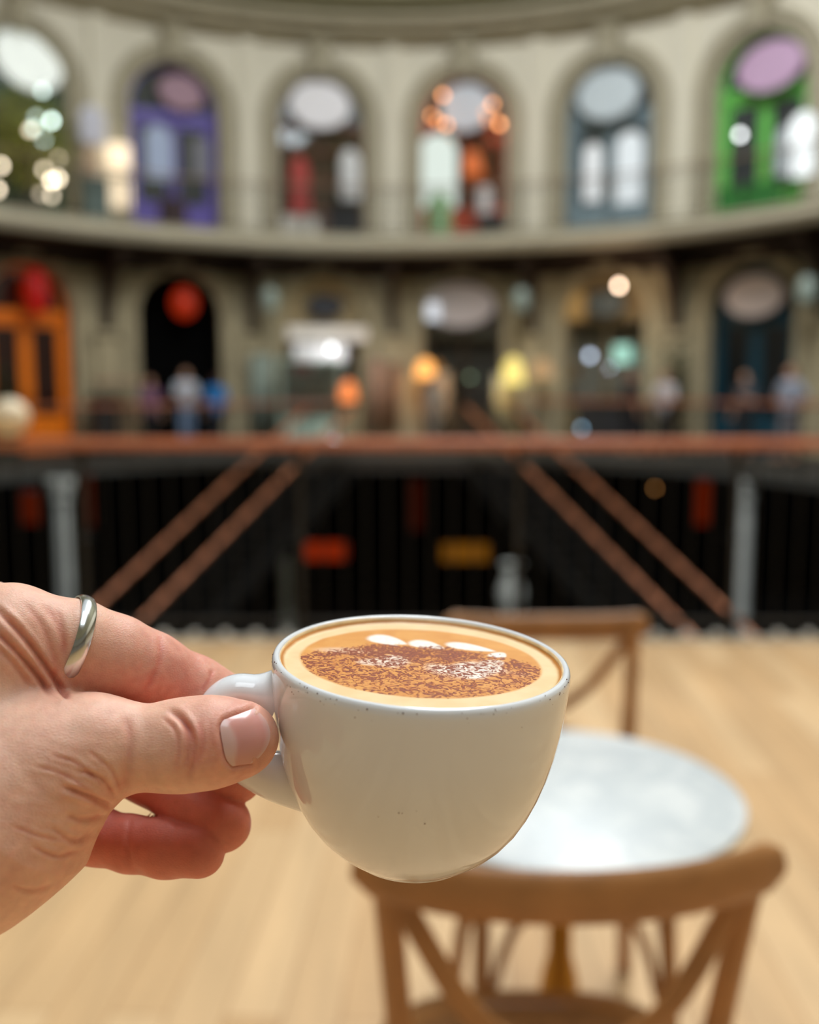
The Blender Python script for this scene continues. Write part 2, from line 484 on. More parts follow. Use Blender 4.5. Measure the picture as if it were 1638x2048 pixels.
for k in range(0, 9):
    ph = PHI[k] + DPH / 2
    e = empty('trim_%d' % tn, polar(ph, HR - .02), -ph, kind='structure'); tn += 1
    # slim upper pilaster and the deep scrolled timber bracket under the balcony
    MB().box((0, -.03, (ZS + ZC) / 2), (.34, .12, ZC - ZS)).box((0, -.06, ZS + .2), (.44, .2, .4)).build('pilaster', M_wall, e, bevel=.015)
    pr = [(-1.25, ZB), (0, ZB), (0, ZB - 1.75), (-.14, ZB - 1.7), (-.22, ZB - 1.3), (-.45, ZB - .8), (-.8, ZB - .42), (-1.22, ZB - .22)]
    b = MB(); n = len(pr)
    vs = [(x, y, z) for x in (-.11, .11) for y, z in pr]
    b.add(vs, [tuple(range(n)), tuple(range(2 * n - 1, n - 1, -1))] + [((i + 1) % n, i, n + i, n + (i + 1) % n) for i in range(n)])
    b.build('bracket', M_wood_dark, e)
    MB().box((0, -.06, 1.3), (.55, .14, 2.6)).box((0, -.1, .3), (.7, .24, .6)).box((0, -.1, 2.62), (.66, .22, .14)).build('pier', M_stone, e, bevel=.02)

# ---- doors and shop windows in the arches
M_glass = glass_mat()
def door(n, phi, z0, w, zs, col, colname, panecol=None, leaves=2, fan=True, name=None, solid=False, kick=0.8):
    e = empty('door_%d' % n, polar(phi, HR + .28, z0), -phi, kind='structure')
    H = zs - z0
    m = mat('door_paint_' + colname, col, 0.45, var=0.08)
    o = [(-w, 0)] + arc(w, H, 16) + [(w, 0)]
    i = [(-w + .1, 0)] + arc(w - .1, H, 16) + [(w - .1, 0)]
    MB().ringprism(o, i, -.06, .06).build('door_frame', m, e)
    MB().box((0, -.01, H - .1), (2 * w - .16, .14, .22)).build('transom', m, e, bevel=.01)
    if fan:
        f = MB().prism(arc(w - .1, H, 16), -.01, .01).build('fanlight', M_glass if panecol is None else panecol, e)
        MB().box((0, 0, H + (w - .1) / 2), (.05, .05, w - .12)).build('glazing_bar', m, f)
    lw = (w - .1)
    for s in (-1, 1):
        x = s * lw / 2
        l = MB()
        st = .13
        l.box((x - lw / 2 + st / 2 + .01, 0, (H - .2) / 2), (st, .06, H - .2)); l.box((x + lw / 2 - st / 2 - .01, 0, (H - .2) / 2), (st, .06, H - .2))
        l.box((x, 0, kick / 2), (lw - .02, .055, kick)); l.box((x, 0, H - .27), (lw - .02, .06, .14)); l.box((x, -.035, kick / 2), (lw - .36, .03, kick - .3))
        lf = l.build('door_leaf', m, e)
        MB().box((x, 0.002, (kick + H - .34) / 2), (lw - 2 * st, .012, H - .34 - kick)).build('pane', M_glass if panecol is None else panecol, lf)
        MB().tube([(x - s * (lw / 2 - .07), -.07, 1.05), (x - s * (lw / 2 - .07), -.07, 1.3)], .012).build('handle', mat('brass_handle', (190, 150, 80), .3, 1), lf)
    return e
purple = (78, 60, 165)
M_paneg = mat('dark_pane', (60, 66, 70), 0.08, var=.2, scale=2, coat=.5)
M_panel_w = mat('white_blind_in_pane', (190, 196, 205), 0.3, var=.15, scale=1.2, coat=.5)
M_blackp = mat('black_pane', (8, 7, 7), 0.3, var=.1)
M_redp = mat('deep_red_pane', (40, 8, 4), 0.3, var=.3, coat=.3)
M_tealp = mat('very_dark_teal_pane', (8, 14, 18), 0.3, var=.2)
dn = 1
UPD = {1: ((120, 112, 92), 'stone_grey', None), 2: ((74, 96, 70), 'sage', None), 3: ((98, 84, 172), 'violet', M_paneg), 4: ((62, 84, 92), 'teal_grey', None), 5: ((176, 72, 34), 'burnt_orange', None),
       6: ((122, 142, 152), 'slate_blue', M_paneg), 7: ((112, 200, 92), 'leaf_green', M_paneg), 8: ((130, 110, 90), 'umber', None)}
# bays 2..7 are the six arches in view
UPD[1] = ((120, 112, 92), 'stone_grey', None)
for k, (c, nm, p) in UPD.items():
    if k in (4, 5): continue
    door(dn, PHI[k], ZS, W_UP, S_UP, c, nm, p); dn += 1
LOD = {1: ((90, 70, 50), 'brown', None), 2: ((255, 132, 14), 'bright_orange', M_redp), 7: ((12, 62, 78), 'dark_teal', M_tealp), 8: ((60, 50, 40), 'dark_brown', None)}
for k, (c, nm, p) in LOD.items():
    door(dn, PHI[k], 0, W_LO, S_LO, c, nm, p); dn += 1
# open shop windows: frame, fanlight and a lower sash only
def shopwin(n, phi, z0, w, zs, col, colname, fanm=None, sill=.9):
    e = empty('window_%d' % n, polar(phi, HR + .28, z0), -phi, kind='structure')
    H = zs - z0; m = mat('window_paint_' + colname, col, .5)
    o = [(-w, 0)] + arc(w, H, 16) + [(w, 0)]; i = [(-w + .09, 0)] + arc(w - .09, H, 16) + [(w - .09, 0)]
    MB().ringprism(o, i, -.06, .06).build('window_frame', m, e)
    MB().box((0, 0, H - .05), (2 * w - .1, .12, .16)).build('transom', m, e)
    MB().prism(arc(w - .09, H + .02, 16), -.008, .008).build('fanlight', fanm or M_glass, e)
    MB().box((0, 0, H / 2), (.07, .08, H)).build('mullion', m, e)
    for s in (-1, 1):
        MB().box((s * w / 2, .0, (sill + H - .13) / 2), (w - .14, .01, H - sill - .15)).build('pane', M_glass, e)
        MB().box((s * w / 2, .0, sill / 2), (w - .1, .06, sill)).build('stall_riser', m, e)
    return e
shopwin(1, PHI[4], ZS, W_UP, S_UP, (92, 62, 40), 'chestnut', mat('teal_fanlight', (70, 92, 100), .2, coat=.5))
shopwin(2, PHI[5], ZS, W_UP, S_UP, (176, 66, 30), 'rust', None)
shopwin(3, PHI[4], 0, W_LO, S_LO, (206, 186, 144), 'cream', mat('cream_tympanum', (206, 184, 140), .6))
shopwin(4, PHI[5], 0, W_LO, S_LO, (70, 54, 34), 'walnut', None)
shopwin(5, PHI[6], 0, W_LO, S_LO, (120, 104, 70), 'olive', mat('ochre_tympanum', (150, 126, 84), .6))
# the black doorway
e = empty('door_%d' % dn, polar(PHI[3], HR + .22), -PHI[3], kind='structure')
mk = mat('matt_black_paint', (5, 5, 5), .9, spec=.05)
o_ = [(-W_LO, 0)] + arc(W_LO, S_LO, 16) + [(W_LO, 0)]; i_ = [(-W_LO + .12, 0)] + arc(W_LO - .12, S_LO, 16) + [(W_LO - .12, 0)]
MB().ringprism(o_, i_, -.08, .08).build('door_frame', mk, e)
MB().prism([(-W_LO + .1, 0)] + arc(W_LO - .1, S_LO, 16) + [(W_LO - .1, 0)], .3, .34).build('curtain', mk, e)
# ================================================================== RAILINGS, STAIRS, BASEMENT
M_rail = mat('reddish_timber_handrail', (178, 104, 70), 0.38, var=0.15, scale=8, coat=.2)
M_copper = mat('copper_brown_handrail', (176, 112, 78), 0.35, metal=0.35, var=0.2, scale=8)
M_iron = M_black
def railing(name, pts, z0, h, label, railmat, rw=.12, rh=.05, step=.33, kerb=None, infill=.11, cat='railing', rail_r=None):
    base = Vector(pts[len(pts) // 2])
    e = empty(name, (base.x, base.y, z0), 0, label, cat)
    P = [Vector((p[0] - base.x, p[1] - base.y, 0)) for p in pts]
    MB().bar([(p.x, p.y, h - rh / 2) for p in P], rw, rh).build('handrail', railmat, e, bevel=min(rw, rh) * .3)
    for i in range(len(P)):
        MB().box((P[i].x, P[i].y, h / 2 - .02), (.04, .04, h - .05)).ball((P[i].x, P[i].y, h * .5), .035, 8).build('post', M_iron, e)
    for a, b in zip(P[:-1], P[1:]):
        L = (b - a).length; n = max(2, int(L / infill)); mb = MB()
        mb.bar([a + Vector((0, 0, .10)), b + Vector((0, 0, .10))], .03, .025)
        mb.bar([a + Vector((0, 0, h - .14)), b + Vector((0, 0, h - .14))], .025, .02)
        for k in range(1, n):
            q = a.lerp(b, k / n); mb.tube([(q.x, q.y, .1), (q.x, q.y, h - .14)], .0075, 5)
        mb.build('iron_panel', M_iron, e)
    if kerb: kerb(e, P)
    return e
def kerbfn(e, P):
    mk = mat('white_scalloped_kerb', (206, 204, 196), 0.35, var=.15)
    a, b = P[0], P[-1]; L = (b - a).length; n = int(L / .17); mb = MB()
    mb.bar([(a.x, a.y - .03, .008), (b.x, b.y - .03, .008)], .05, .016)
    for k in range(n):
        q = a.lerp(b, (k + .5) / n)
        mb.ball((q.x, q.y - .03, .028), .029, 10)
    mb.build('scalloped_kerb', mk, e, smooth=True)
railing('void_railing', [(-4.2 + 1.2 * k, VY - .06) for k in range(8)], 0, 1.125,
        'near black iron railing with wide reddish wooden handrail along the edge of the floor', M_rail, .15, .055, kerb=kerbfn)
fp = [(HCX + VR + .08, VY + 2), (HCX + VR + .08, VY + 5)] + [tuple(polar((90 - 180 * k / 20) * D2R, VR + .08))[:2] for k in range(0, 20)]
rp = [q for q in fp if not (abs(q[0]) < 1.5 and q[1] > 19)]
right = [q for q in rp if q[0] > 1.0]; left = [q for q in rp if q[0] < -1.0] + [(HCX - VR - .08, HCY), (HCX - VR - .08, VY + 4), (HCX - VR - .08, VY + 2)]
railing('void_railing', right, 0, 1.16, 'far railing around the right side of the opening, thin red brown top rail', M_rail, .08, .05, infill=.2)
railing('void_railing', left, 0, 1.10, 'far railing around the left side of the opening, in front of the orange door', M_rail, .08, .05, infill=.2)
bp = [tuple(polar(a * D2R, 9.45))[:2] for a in range(-72, 73, 6)]
railing('balcony_railing', bp, ZS, 1.08, 'thin iron railing along the upper balcony edge', mat('dull_brown_rail', (140, 112, 88), .5), .06, .04, infill=.13)

# stairs falling from the far landing to both sides of the basement
def stair(side, label):
    e = empty('staircase', (0, 20.6, -4.0), 0, label, 'staircase')
    O = Vector((0, 20.6, -4.0))
    A = Vector((side * 1.15, 20.4, 0)); d = Vector((side * 3.4, -6.0, 0)); L = d.length; d.normalize()
    drop = 3.6; n = 20
    perp = Vector((-d.y, d.x, 0)); perp = perp if perp.x * side > 0 else -perp
    def S(t, off, z=0): p = A + d * (t * L) + perp * off; return Vector((p.x, p.y, -drop * t + z)) - O
    W = 1.12
    mb = MB()
    for k in range(n):
        t0, t1 = k / n, (k + 1) / n
        z = -drop * (k + 1) / n
        a, b, c_, dd = S(t0, 0), S(t1, 0), S(t1, W), S(t0, W)
        zz = z + 4.0
        vs = [(p.x, p.y, q) for q in (zz - .22, zz) for p in (a, b, c_, dd)]
        mb.add(vs, [(3, 2, 1, 0), (4, 5, 6, 7), (0, 1, 5, 4), (1, 2, 6, 5), (2, 3, 7, 6), (3, 0, 4, 7)])
    mb.build('steps', mat('dark_stone_steps', (16, 15, 14), .9, var=.2, spec=.1), e)
    for off in (0, W):
        mb = MB(); mb.bar([S(0, off, -.25), S(1, off, -.25)], .06, .34); mb.build('stringer', M_iron, e)
        MB().tube([S(0, off, 1.0), S(.5, off, 1.0), S(1, off, 1.0)], .055, 10).build('handrail', M_copper, e, smooth=True)
        mb = MB()
        for k in range(0, n * 2 + 1):
            t = k / (n * 2); mb.tube([S(t, off, -.1), S(t, off, .97)], .009 if k % 8 else .025, 5)
        mb.build('balusters', M_iron, e)
    return e
stair(-1, 'dark staircase with copper brown handrails going down to the left')
stair(1, 'dark staircase with copper brown handrails going down to the right')
# bridge landing between the two flights
mb = MB(); mb.box((0, 20.75, -.15), (5.2, .9, .28)); struct(mb.build('floor_landing', mat('dark_landing_stone', (60, 54, 48), .7)))

# basement columns
def column(px, py, y, label, r=.15, z0=-4.0, z1=-.17, grp='basement columns'):
    p = at_depth(px, py, y)
    e = empty('basement_column', (p.x, p.y, z0), 0, label, 'column', grp)
    H = z1 - z0
    MB().lathe([(r * 1.7, 0), (r * 1.7, .15), (r * 1.35, .2), (r * 1.35, .45), (r, .52)], seg=24).build('column_base', M_col, e, smooth=True)
    MB().lathe([(r, .5), (r * .88, H - .4)], seg=24).build('shaft', M_col, e, smooth=True)
    MB().lathe([(r * .88, H - .42), (r * 1.2, H - .36), (r * 1.0, H - .3), (r * 1.6, H - .1), (r * 1.6, H)], seg=24).build('capital', M_col, e, smooth=True)
    return e
column(126, 1080, 17.3, 'pale painted column standing in the basement at far left', .145)
column(1488, 1080, 17.3, 'pale painted column standing in the basement at far right', .135)
# pale statue-like stand and dimmer column beside stairs
column(570, 1140, 21.5, 'dim pale column deep in the basement left of the centre', .13)
p = at_depth(1024, 1140, 17.5)
e = empty('vase_pedestal', (p.x, p.y, -4.0), 0, 'pale urn on a tall pedestal in the basement behind the far chair', 'pedestal')
MB().lathe([(.3, 0), (.3, .25), (.18, .35), (.15, 1.05), (.26, 1.15), (.26, 1.22)], seg=20).build('pedestal', M_col, e, smooth=True)
MB().lathe([(.10, 1.22), (.12, 1.3), (.22, 1.55), (.24, 1.8), (.15, 2.05), (.13, 2.2), (.2, 2.3)], seg=20).build('urn', M_col, e, smooth=True)

# lit basement shop windows
def lit_box(px, py, y, wd, hg, col, s, label, nm='display_window', cat='window display'):
    p = at_depth(px, py, y)
    e = empty(nm, (p.x, p.y, p.z - hg / 2), 0, label, cat)
    MB().box((0, .15, hg / 2), (wd + .1, .3, hg + .1)).build('surround', M_iron, e)
    MB().box((0, -.02, hg / 2), (wd, .05, hg)).build('backlit_panel', glow(label[:18], col, s), e)
    return e
lit_box(648, 1102, 25.8, 1.2, .46, (210, 60, 16), .32, 'dim red orange lit window in the basement left of centre')
lit_box(930, 1105, 25.8, 1.2, .46, (190, 120, 30), .3, 'dim amber lit window in the basement right of centre')
lit_box(830, 1010, 25.8, .35, 1.3, (150, 46, 14), .08, 'narrow dull red lit window in the middle of the basement')
lit_box(1405, 1005, 24.5, .30, 1.1, (190, 56, 12), .17, 'narrow orange lit strip in the basement at right')
lit_box(172, 1000, 24.5, .28, 1.3, (150, 50, 12), .2, 'narrow dull orange lit strip beside the left basement column')
lit_box(62, 1015, 24.5, .4, .8, (150, 45, 8), .2, 'dull orange lit window in the basement at the left edge')

# ================================================================== THINGS ON THE TWO LEVELS
def wall_e(name, px, py, R, label, cat, group=None, z=None, kind=None):
    p = hit(px, py, R); zz = p.z if z is None else z
    return empty(name, (p.x, p.y, zz), -phi_of(p), label, cat, group, kind)
# oval shop signs hung in the fanlights
def oval_sign(px, py, rx, rz, col, cname, label, R=HR - .05, tilt=0.0, mark=None):
    e = wall_e('oval_sign', px, py, R, label, 'sign')
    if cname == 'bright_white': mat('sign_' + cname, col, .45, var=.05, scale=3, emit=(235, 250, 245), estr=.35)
    M = Matrix.Rotation(tilt, 4, 'Y') @ Matrix.Rotation(math.pi / 2, 4, 'X')
    MB().lathe([(1.0, -.03), (1.04, 0), (1.0, .03)], seg=40, M=M @ Matrix.Diagonal((rx, rz, 1, 1))).build('sign_board', mat('sign_' + cname, col, .45, var=.05, scale=3), e)
    M2 = Matrix.Translation((0, 0, 0)) @ M @ Matrix.Diagonal((rx, rz, 1, 1))
    ring = [M2 @ Vector((1.0 * math.cos(a), 1.0 * math.sin(a), .03)) for a in [2 * math.pi * k / 40 for k in range(41)]]
    MB().tube(ring, .018, 6).build('sign_rim', mat('sign_rim_' + cname, tuple(v * .75 for v in col), .5), e)
    if mark: mark(e, rx, rz)
    return e
oval_sign(57, 120, .74, .60, (246, 248, 244), 'bright_white', 'large bright white oval sign over the leftmost upper arch', tilt=.2)
oval_sign(362, 186, .52, .40, (156, 118, 136), 'mauve', 'dusky mauve oval sign above the purple doors', R=HR + .1, tilt=.12)
oval_sign(640, 210, .72, .55, (240, 238, 244), 'white_lilac', 'white oval sign above the upper shop with a red coat', tilt=.05)
oval_sign(932, 215, .60, .55, (206, 214, 226), 'pale_blue_white', 'pale blue white oval sign ringed by warm bulbs above the rust red shop')
oval_sign(1217, 188, .72, .56, (208, 220, 228), 'ice_blue', 'ice blue oval sign above the slate blue doors')
oval_sign(1541, 132, .72, .50, (206, 172, 206), 'pink_lilac', 'lilac pink oval sign above the green doors', tilt=-.02)
oval_sign(650, 612, .44, .28, (60, 62, 70), 'charcoal', 'charcoal oval sign in the cream arch on the ground level')
oval_sign(1212, 606, .44, .30, (92, 100, 100), 'slate', 'slate grey oval sign under the round cream lamp')
oval_sign(1508, 592, .66, .44, (224, 206, 198), 'rose_grey', 'rose grey oval sign above the dark teal doors')
def white_logo(e, rx, rz): pass
oval_sign(920, 610, .85, .52, (216, 206, 206), 'blush_white', 'wide blush white sign above the dark ground level shop', R=HR - .08)

# bulbs and lamps
def point_lamp(e, loc, watt, col):
    l = bpy.data.lights.new('lamp_light', 'POINT'); l.energy = watt; l.color = lin(col); l.shadow_soft_size = .08
    o = bpy.data.objects.new('lamp_light', l); C.objects.link(o); o.parent = e; o.location = loc
def bulb(px, py, R, r, col, s, label, group=None, nm='light_bulb', cat='light bulb', watt=0):
    e = wall_e(nm, px, py, R, label, cat, group)
    if watt: point_lamp(e, (0, -.12, -.25), watt, col)
    MB().lathe([(1e-6, -r), (r * .5, -r * .87), (r * .87, -r * .5), (r, 0), (r * .87, r * .5), (r * .5, r * .95), (r * .3, r * 1.3)], seg=14).build('globe', glow('bulb_%d_%d_%d_%d' % (*col, int(s * 10)), col, s), e, smooth=True)
    MB().lathe([(r * .34, r * 1.2), (r * .34, r * 1.9), (r * .15, r * 2.1)], seg=10).build('socket', M_iron, e)
    return e
cw, ww, orr = (215, 240, 232), (255, 236, 205), (255, 170, 110)
for (x, y, s, lb) in ((85, 182, 5, 'topmost cool white bulb, just below the bright oval sign'), (103, 242, 12, 'brightest cool white bulb at the right side of the tree'), (68, 256, 5, 'cool white bulb left of the brightest one in the tree'),
                     (87, 279, 5, 'lowest cool bluish bulb in the middle of the tree'), (72, 235, 3, 'faint cool bulb behind the bright pair in the tree')):
    bulb(x, y, 9.9, .055, cw, s, lb, 'cool bulbs in the tree')
for (x, y, s, lb) in ((117, 319, 4, 'topmost warm bulb of the low right cluster on the tree'), (88, 340, 5, 'yellowish warm bulb at the left of the low cluster'), (104, 362, 13, 'brightest warm bulb in the middle of the low cluster'),
                     (117, 358, 11, 'bright warm bulb at the right of the low cluster'), (82, 388, 3, 'faintest warm bulb low at the left of the cluster'), (104, 392, 5, 'lowest warm bulb hanging just above the balcony edge'),
                     (2, 332, 9, 'upper warm bulb cut by the left edge of the picture'), (-4, 380, 9, 'lower warm bulb cut by the left edge of the picture'), (60, 262, 5, 'single orange tinted bulb among the cool bulbs of the tree')):
    bulb(x, y, 9.9, .055, ww, s, lb, 'warm bulbs in the tree')
for (x, y, s, lb) in ((886, 191, 7, 'topmost amber bulb left of the pale blue white sign'), (864, 232, 5, 'leftmost amber bulb beside the pale blue white sign'), (876, 243, 4, 'amber bulb just inside the leftmost one'), (893, 250, 6, 'lowest amber bulb at the left below the sign'),
                     (985, 209, 6, 'topmost amber bulb right of the pale blue white sign'), (971, 226, 2.4, 'faint upper amber bulb over the right of the sign'), (975, 240, 2.4, 'faint lower amber bulb over the right of the sign'), (999, 248, 8, 'brightest amber bulb at the right below the sign')):
    bulb(x, y, HR - .35, .055, orr, s, lb, 'amber bulbs around the sign')
bulb(1480, 270, 10.4, .06, (235, 240, 240), 8, 'single white bulb in front of the green doors')
bulb(1238, 572, 9.9, .06, (255, 222, 190), 14, 'round cream lamp hanging before the slate oval sign', nm='hanging_lamp', cat='lamp', watt=25)
bulb(663, 697, 10.0, .06, (235, 240, 245), 6, 'small white spotlight over the cabinet of cakes', nm='hanging_lamp', cat='lamp', watt=40)
bulb(1163, 857, 9.2, .05, (150, 190, 215), 3.5, 'faint blue light just above the wooden handrail', )
bulb(1310, 977, 9.5, .04, (190, 130, 70), 3.0, 'dim amber light in the basement at right')
bulb(940, 755, 9.6, .045, (130, 150, 120), 3.0, 'faint green white light in the dark ground level shop')
bulb(1180, 712, 10.6, .07, (190, 205, 225), 5, 'pale blue lamp left of the screen on the counter', nm='hanging_lamp', cat='lamp', watt=10)

def shade_lamp(px, py, R, r, h, col, s, label, nm='pendant_lamp', drop=1.2, watt=0):
    e = wall_e(nm, px, py, R, label, 'lamp')
    prof = [(r, -h / 2), (r * .95, -h / 4), (r * .8, h / 4), (r * .4, h / 2), (r * .1, h / 2 + .03)]
    if nm == 'paper_lantern': prof = [(max(.04, r * math.sin(math.pi * k / 12)), -h / 2 * math.cos(math.pi * k / 12)) for k in range(13)]
    MB().lathe(prof, seg=20).build('lamp_shade', glow('shade' + label[:14], col, s), e, smooth=True)
    if watt: point_lamp(e, (0, -.3, -h / 2 - .1), watt, col)
    if drop: MB().tube([(0, 0, h / 2), (0, 0, h / 2 + drop)], .01, 5).build('cord', M_iron, e)
    return e
shade_lamp(850, 738, 10.4, .24, .42, (255, 175, 90), 2.0, 'glowing amber pendant lamp in the middle ground level shop', watt=14)
shade_lamp(697, 783, 9.3, .20, .46, (255, 140, 70), 1.3, 'small orange lantern glowing beside the cabinet of cakes', drop=.8)
shade_lamp(1026, 742, 9.7, .26, .6, (250, 225, 125), 1.35, 'pale yellow glowing lamp right of the dark shop', watt=14)
shade_lamp(1084, 738, 10.3, .28, .42, (240, 190, 130), .55, 'peach coloured lampshade beside the pale yellow lamp')
shade_lamp(369, 606, 10.9, .31, .72, (215, 52, 8), .42, 'round orange red lantern hanging in the black doorway', nm='paper_lantern', drop=.3)
shade_lamp(74, 583, 10.7, .25, .95, (210, 8, 0), .42, 'tall red lantern hanging above the orange doors', nm='paper_lantern', drop=.2)
shade_lamp(945, 325, 10.5, .24, .5, (240, 120, 50), .75, 'orange lampshade in the rust red upper shop', drop=.5)
for px, py, lb in ((540, 598, 'pale grey glass lantern under the balcony left of the cream arch'), (1042, 600, 'pale grey glass lantern under the balcony left of the warm lit arch'), (1614, 580, 'pale grey glass lantern under the balcony at the right edge')):
    e = wall_e('hanging_lantern', px, py, 10.1, lb, 'lantern')
    MB().lathe([(.05, -.3), (.17, -.22), (.2, 0), (.16, .2), (.06, .28)], seg=16).build('glass_globe', mat('frosted_lantern', (150, 165, 155), .3, coat=.3), e, smooth=True)
    MB().tube([(0, 0, .27), (0, 0, ZB - hit(px, py, 10.1).z)], .015, 6).build('rod', M_iron, e)

# bright windows and displays, upper level
def lit_window(px, py, R, wd, hg, col, s, label, arch=True, tilt=0):  # framed pane with a glow of its own
    e = wall_e('lit_window', px, py, R, label, 'lit window')
    n = 14
    if arch:
        o = [(-wd / 2, -hg / 2)] + arc(wd / 2, hg / 2 - wd / 2, n) + [(wd / 2, -hg / 2)]
    else: o = [(-wd / 2, -hg / 2), (-wd / 2, hg / 2), (wd / 2, hg / 2), (wd / 2, -hg / 2)]
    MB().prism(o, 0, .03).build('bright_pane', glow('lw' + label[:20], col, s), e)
    cx_ = sum(a for a, b in o) / len(o); k = 1.08
    MB().ringprism([(a * k, b * 1.04) for a, b in o], o, -.04, .05).build('window_frame', mat('grey_window_frame', (120, 116, 106), .5), e)
    return e
lit_window(875, 342, HR + .2, .95, 1.75, (226, 238, 228), .95, 'bright arched shop window left in the rust red upper shop')
lit_window(1186, 345, HR + .2, .42, 1.30, (236, 240, 240), .95, 'narrow bright window pane in the left slate blue door')
lit_window(1259, 335, HR + .2, .64, 1.60, (232, 240, 242), .95, 'wider bright window pane in the right slate blue door')
lit_window(1606, 288, HR - .15, .58, 1.25, (240, 246, 246), 1.5, 'tall brilliant white window at the right edge of the balcony')
lit_window(1572, 300, HR - .1, .42, .95, (220, 232, 236), .6, 'softer white pane beside the brilliant window')
lit_window(318, 305, HR + .2, .62, 1.20, (160, 174, 198), .7, 'blue grey reflecting pane in the left purple door')  # reflection in the door glass put in as a glow
lit_window(402, 318, HR + .2, .40, .95, (132, 132, 140), .42, 'narrow grey pane in the right purple door')  # duller door-glass reflection, likewise built as a glowing pane
for (px, py, wd, hg, s, lb) in ((238, 318, .50, .58, 1.5, 'upper glowing warm lampshade on the balcony left of the purple doors'), (238, 388, .50, .52, 1.2, 'lower glowing warm lampshade on the balcony left of the purple doors')):
    RR_ = 10.7 if lb[:5] == 'upper' else 10.05
    e = wall_e('drum_lamp', px, py, RR_, lb, 'lamp')
    MB().lathe([(wd / 2, -hg / 2), (wd / 2, hg / 2)], seg=20).build('lamp_shade', glow('drum' + lb[:5], (255, 232, 195), s), e, smooth=True)
    MB().tube([(0, 0, -hg / 2), (0, 0, ZS - hit(px, py, RR_).z)], .02, 6).build('lamp_stand', M_iron, e)
def cloth_blob(name, px, py, R, rx, ry, rz, col, label, cat, foot=None):
    e = wall_e(name, px, py, R, label, cat)
    mb = MB(); prof = [(1e-6, -1), (.75, -.98), (.9, -.6), (.8, 0), (.85, .45), (.62, .8), (.2, .98), (1e-6, 1)]
    mb.lathe([(r, z * rz) for r, z in prof], seg=18, sx=rx, sy=ry); mb.build('cloth', mat('c_' + label[:22], col, .85, var=.15), e, smooth=True)
    if foot is not None: MB().tube([(0, 0, -rz * .9), (0, 0, foot - hit(px, py, R).z)], .02, 6).lathe([(.25, 0), (.25, .03)], (0, 0, foot - hit(px, py, R).z), 14).build('stand', M_iron, e)
    return e
cloth_blob('hanging_coat', 600, 375, 10.5, .27, .14, .72, (178, 74, 70), 'faded red coat hanging on a stand on the balcony', 'coat', ZS)
cloth_blob('dress_form', 700, 350, 10.5, .30, .18, .60, (222, 224, 226), 'white dress on a form on the balcony beside the red coat', 'dress', ZS)
cloth_blob('dress_form', 968, 400, 10.5, .24, .16, .36, (214, 206, 206), 'whitish garment on a form in the rust red upper shop', 'dress', ZS)
cloth_blob('hanging_scarf', 185, 250, 10.5, .34, .08, .40, (208, 208, 222), 'pale lilac cloth hanging on the pier left of the purple doors', 'cloth')
cloth_blob('draped_cloth', 184, 330, 10.4, .22, .1, .42, (196, 170, 144), 'peach beige cloth hanging beside the warm lampshades', 'cloth')
cloth_blob('green_dress', 878, 430, 10.2, .36, .2, .50, (150, 186, 140), 'soft green dress standing before the bright arched window', 'dress', ZS)
def crate(px, py, R, d, col, label, z0, nm='storage_crate', cat='crate'):
    p = hit(px, py, R); e = empty(nm, (p.x, p.y, z0), -phi_of(p), label, cat)
    MB().box((0, 0, d[2] / 2), d).build('body', mat('cr_' + label[:20], col, .6), e, bevel=.02)
    MB().box((0, 0, d[2] + .015), (d[0] + .04, d[1] + .04, .04)).build('lid', mat('cr_' + label[:20], col, .6), e, bevel=.01)
    return e
crate(690, 430, 9.95, (.75, .35, .66), (16, 18, 20), 'black box standing on the balcony floor below the white dress', ZS)
crate(600, 455, 9.8, (.85, .3, .40), (200, 196, 188), 'white box on the balcony edge below the red coat', ZS)
crate(985, 430, 9.95, (.55, .35, .45), (24, 24, 24), 'black box on the balcony in front of the rust red shop', ZS)
crate(345, 410, 9.95, (.55, .35, .62), (58, 34, 40), 'dark maroon box on the balcony in front of the purple doors', ZS)
crate(190, 410, 10.0, (.55, .35, .9), (96, 112, 108), 'grey green cabinet on the balcony left of the warm lampshades', ZS, 'low_cabinet', 'cabinet')
crate(1500, 400, 9.95, (1.3, .3, .55), (52, 128, 56), 'mid green planter box in front of the green doors', ZS, 'planter_box', 'planter')
# timber display inside the teal grey shop
e = wall_e('wooden_shelf_unit', 650, 320, 11.3, 'brown wooden shelves inside the upper shop with the white oval sign', 'shelves', z=ZS)
wd_ = mat('brown_shelving', (120, 72, 40), .6, var=.2)
b = MB()
for z in (.1, .8, 1.5, 2.2, 2.7): b.box((0, 0, z), (1.7, .35, .05))
b.build('shelf', wd_, e); MB().box((-.87, 0, 1.4), (.05, .35, 2.8)).box((.87, 0, 1.4), (.05, .35, 2.8)).box((0, .2, 1.4), (1.8, .04, 2.8)).build('case', wd_, e)
e = wall_e('panelled_screen', 985, 330, 11.35, 'rust red panel wall inside the upper shop with the amber bulbs', 'panel', z=ZS)
MB().box((0, 0, 1.4), (1.2, .06, 2.8)).build('board', mat('rust_panel', (166, 66, 30), .6, var=.2), e)
MB().box((0, -.04, 2.45), (1.25, .05, .2)).build('rail', mat('rust_panel', (166, 66, 30), .6, var=.2), e)

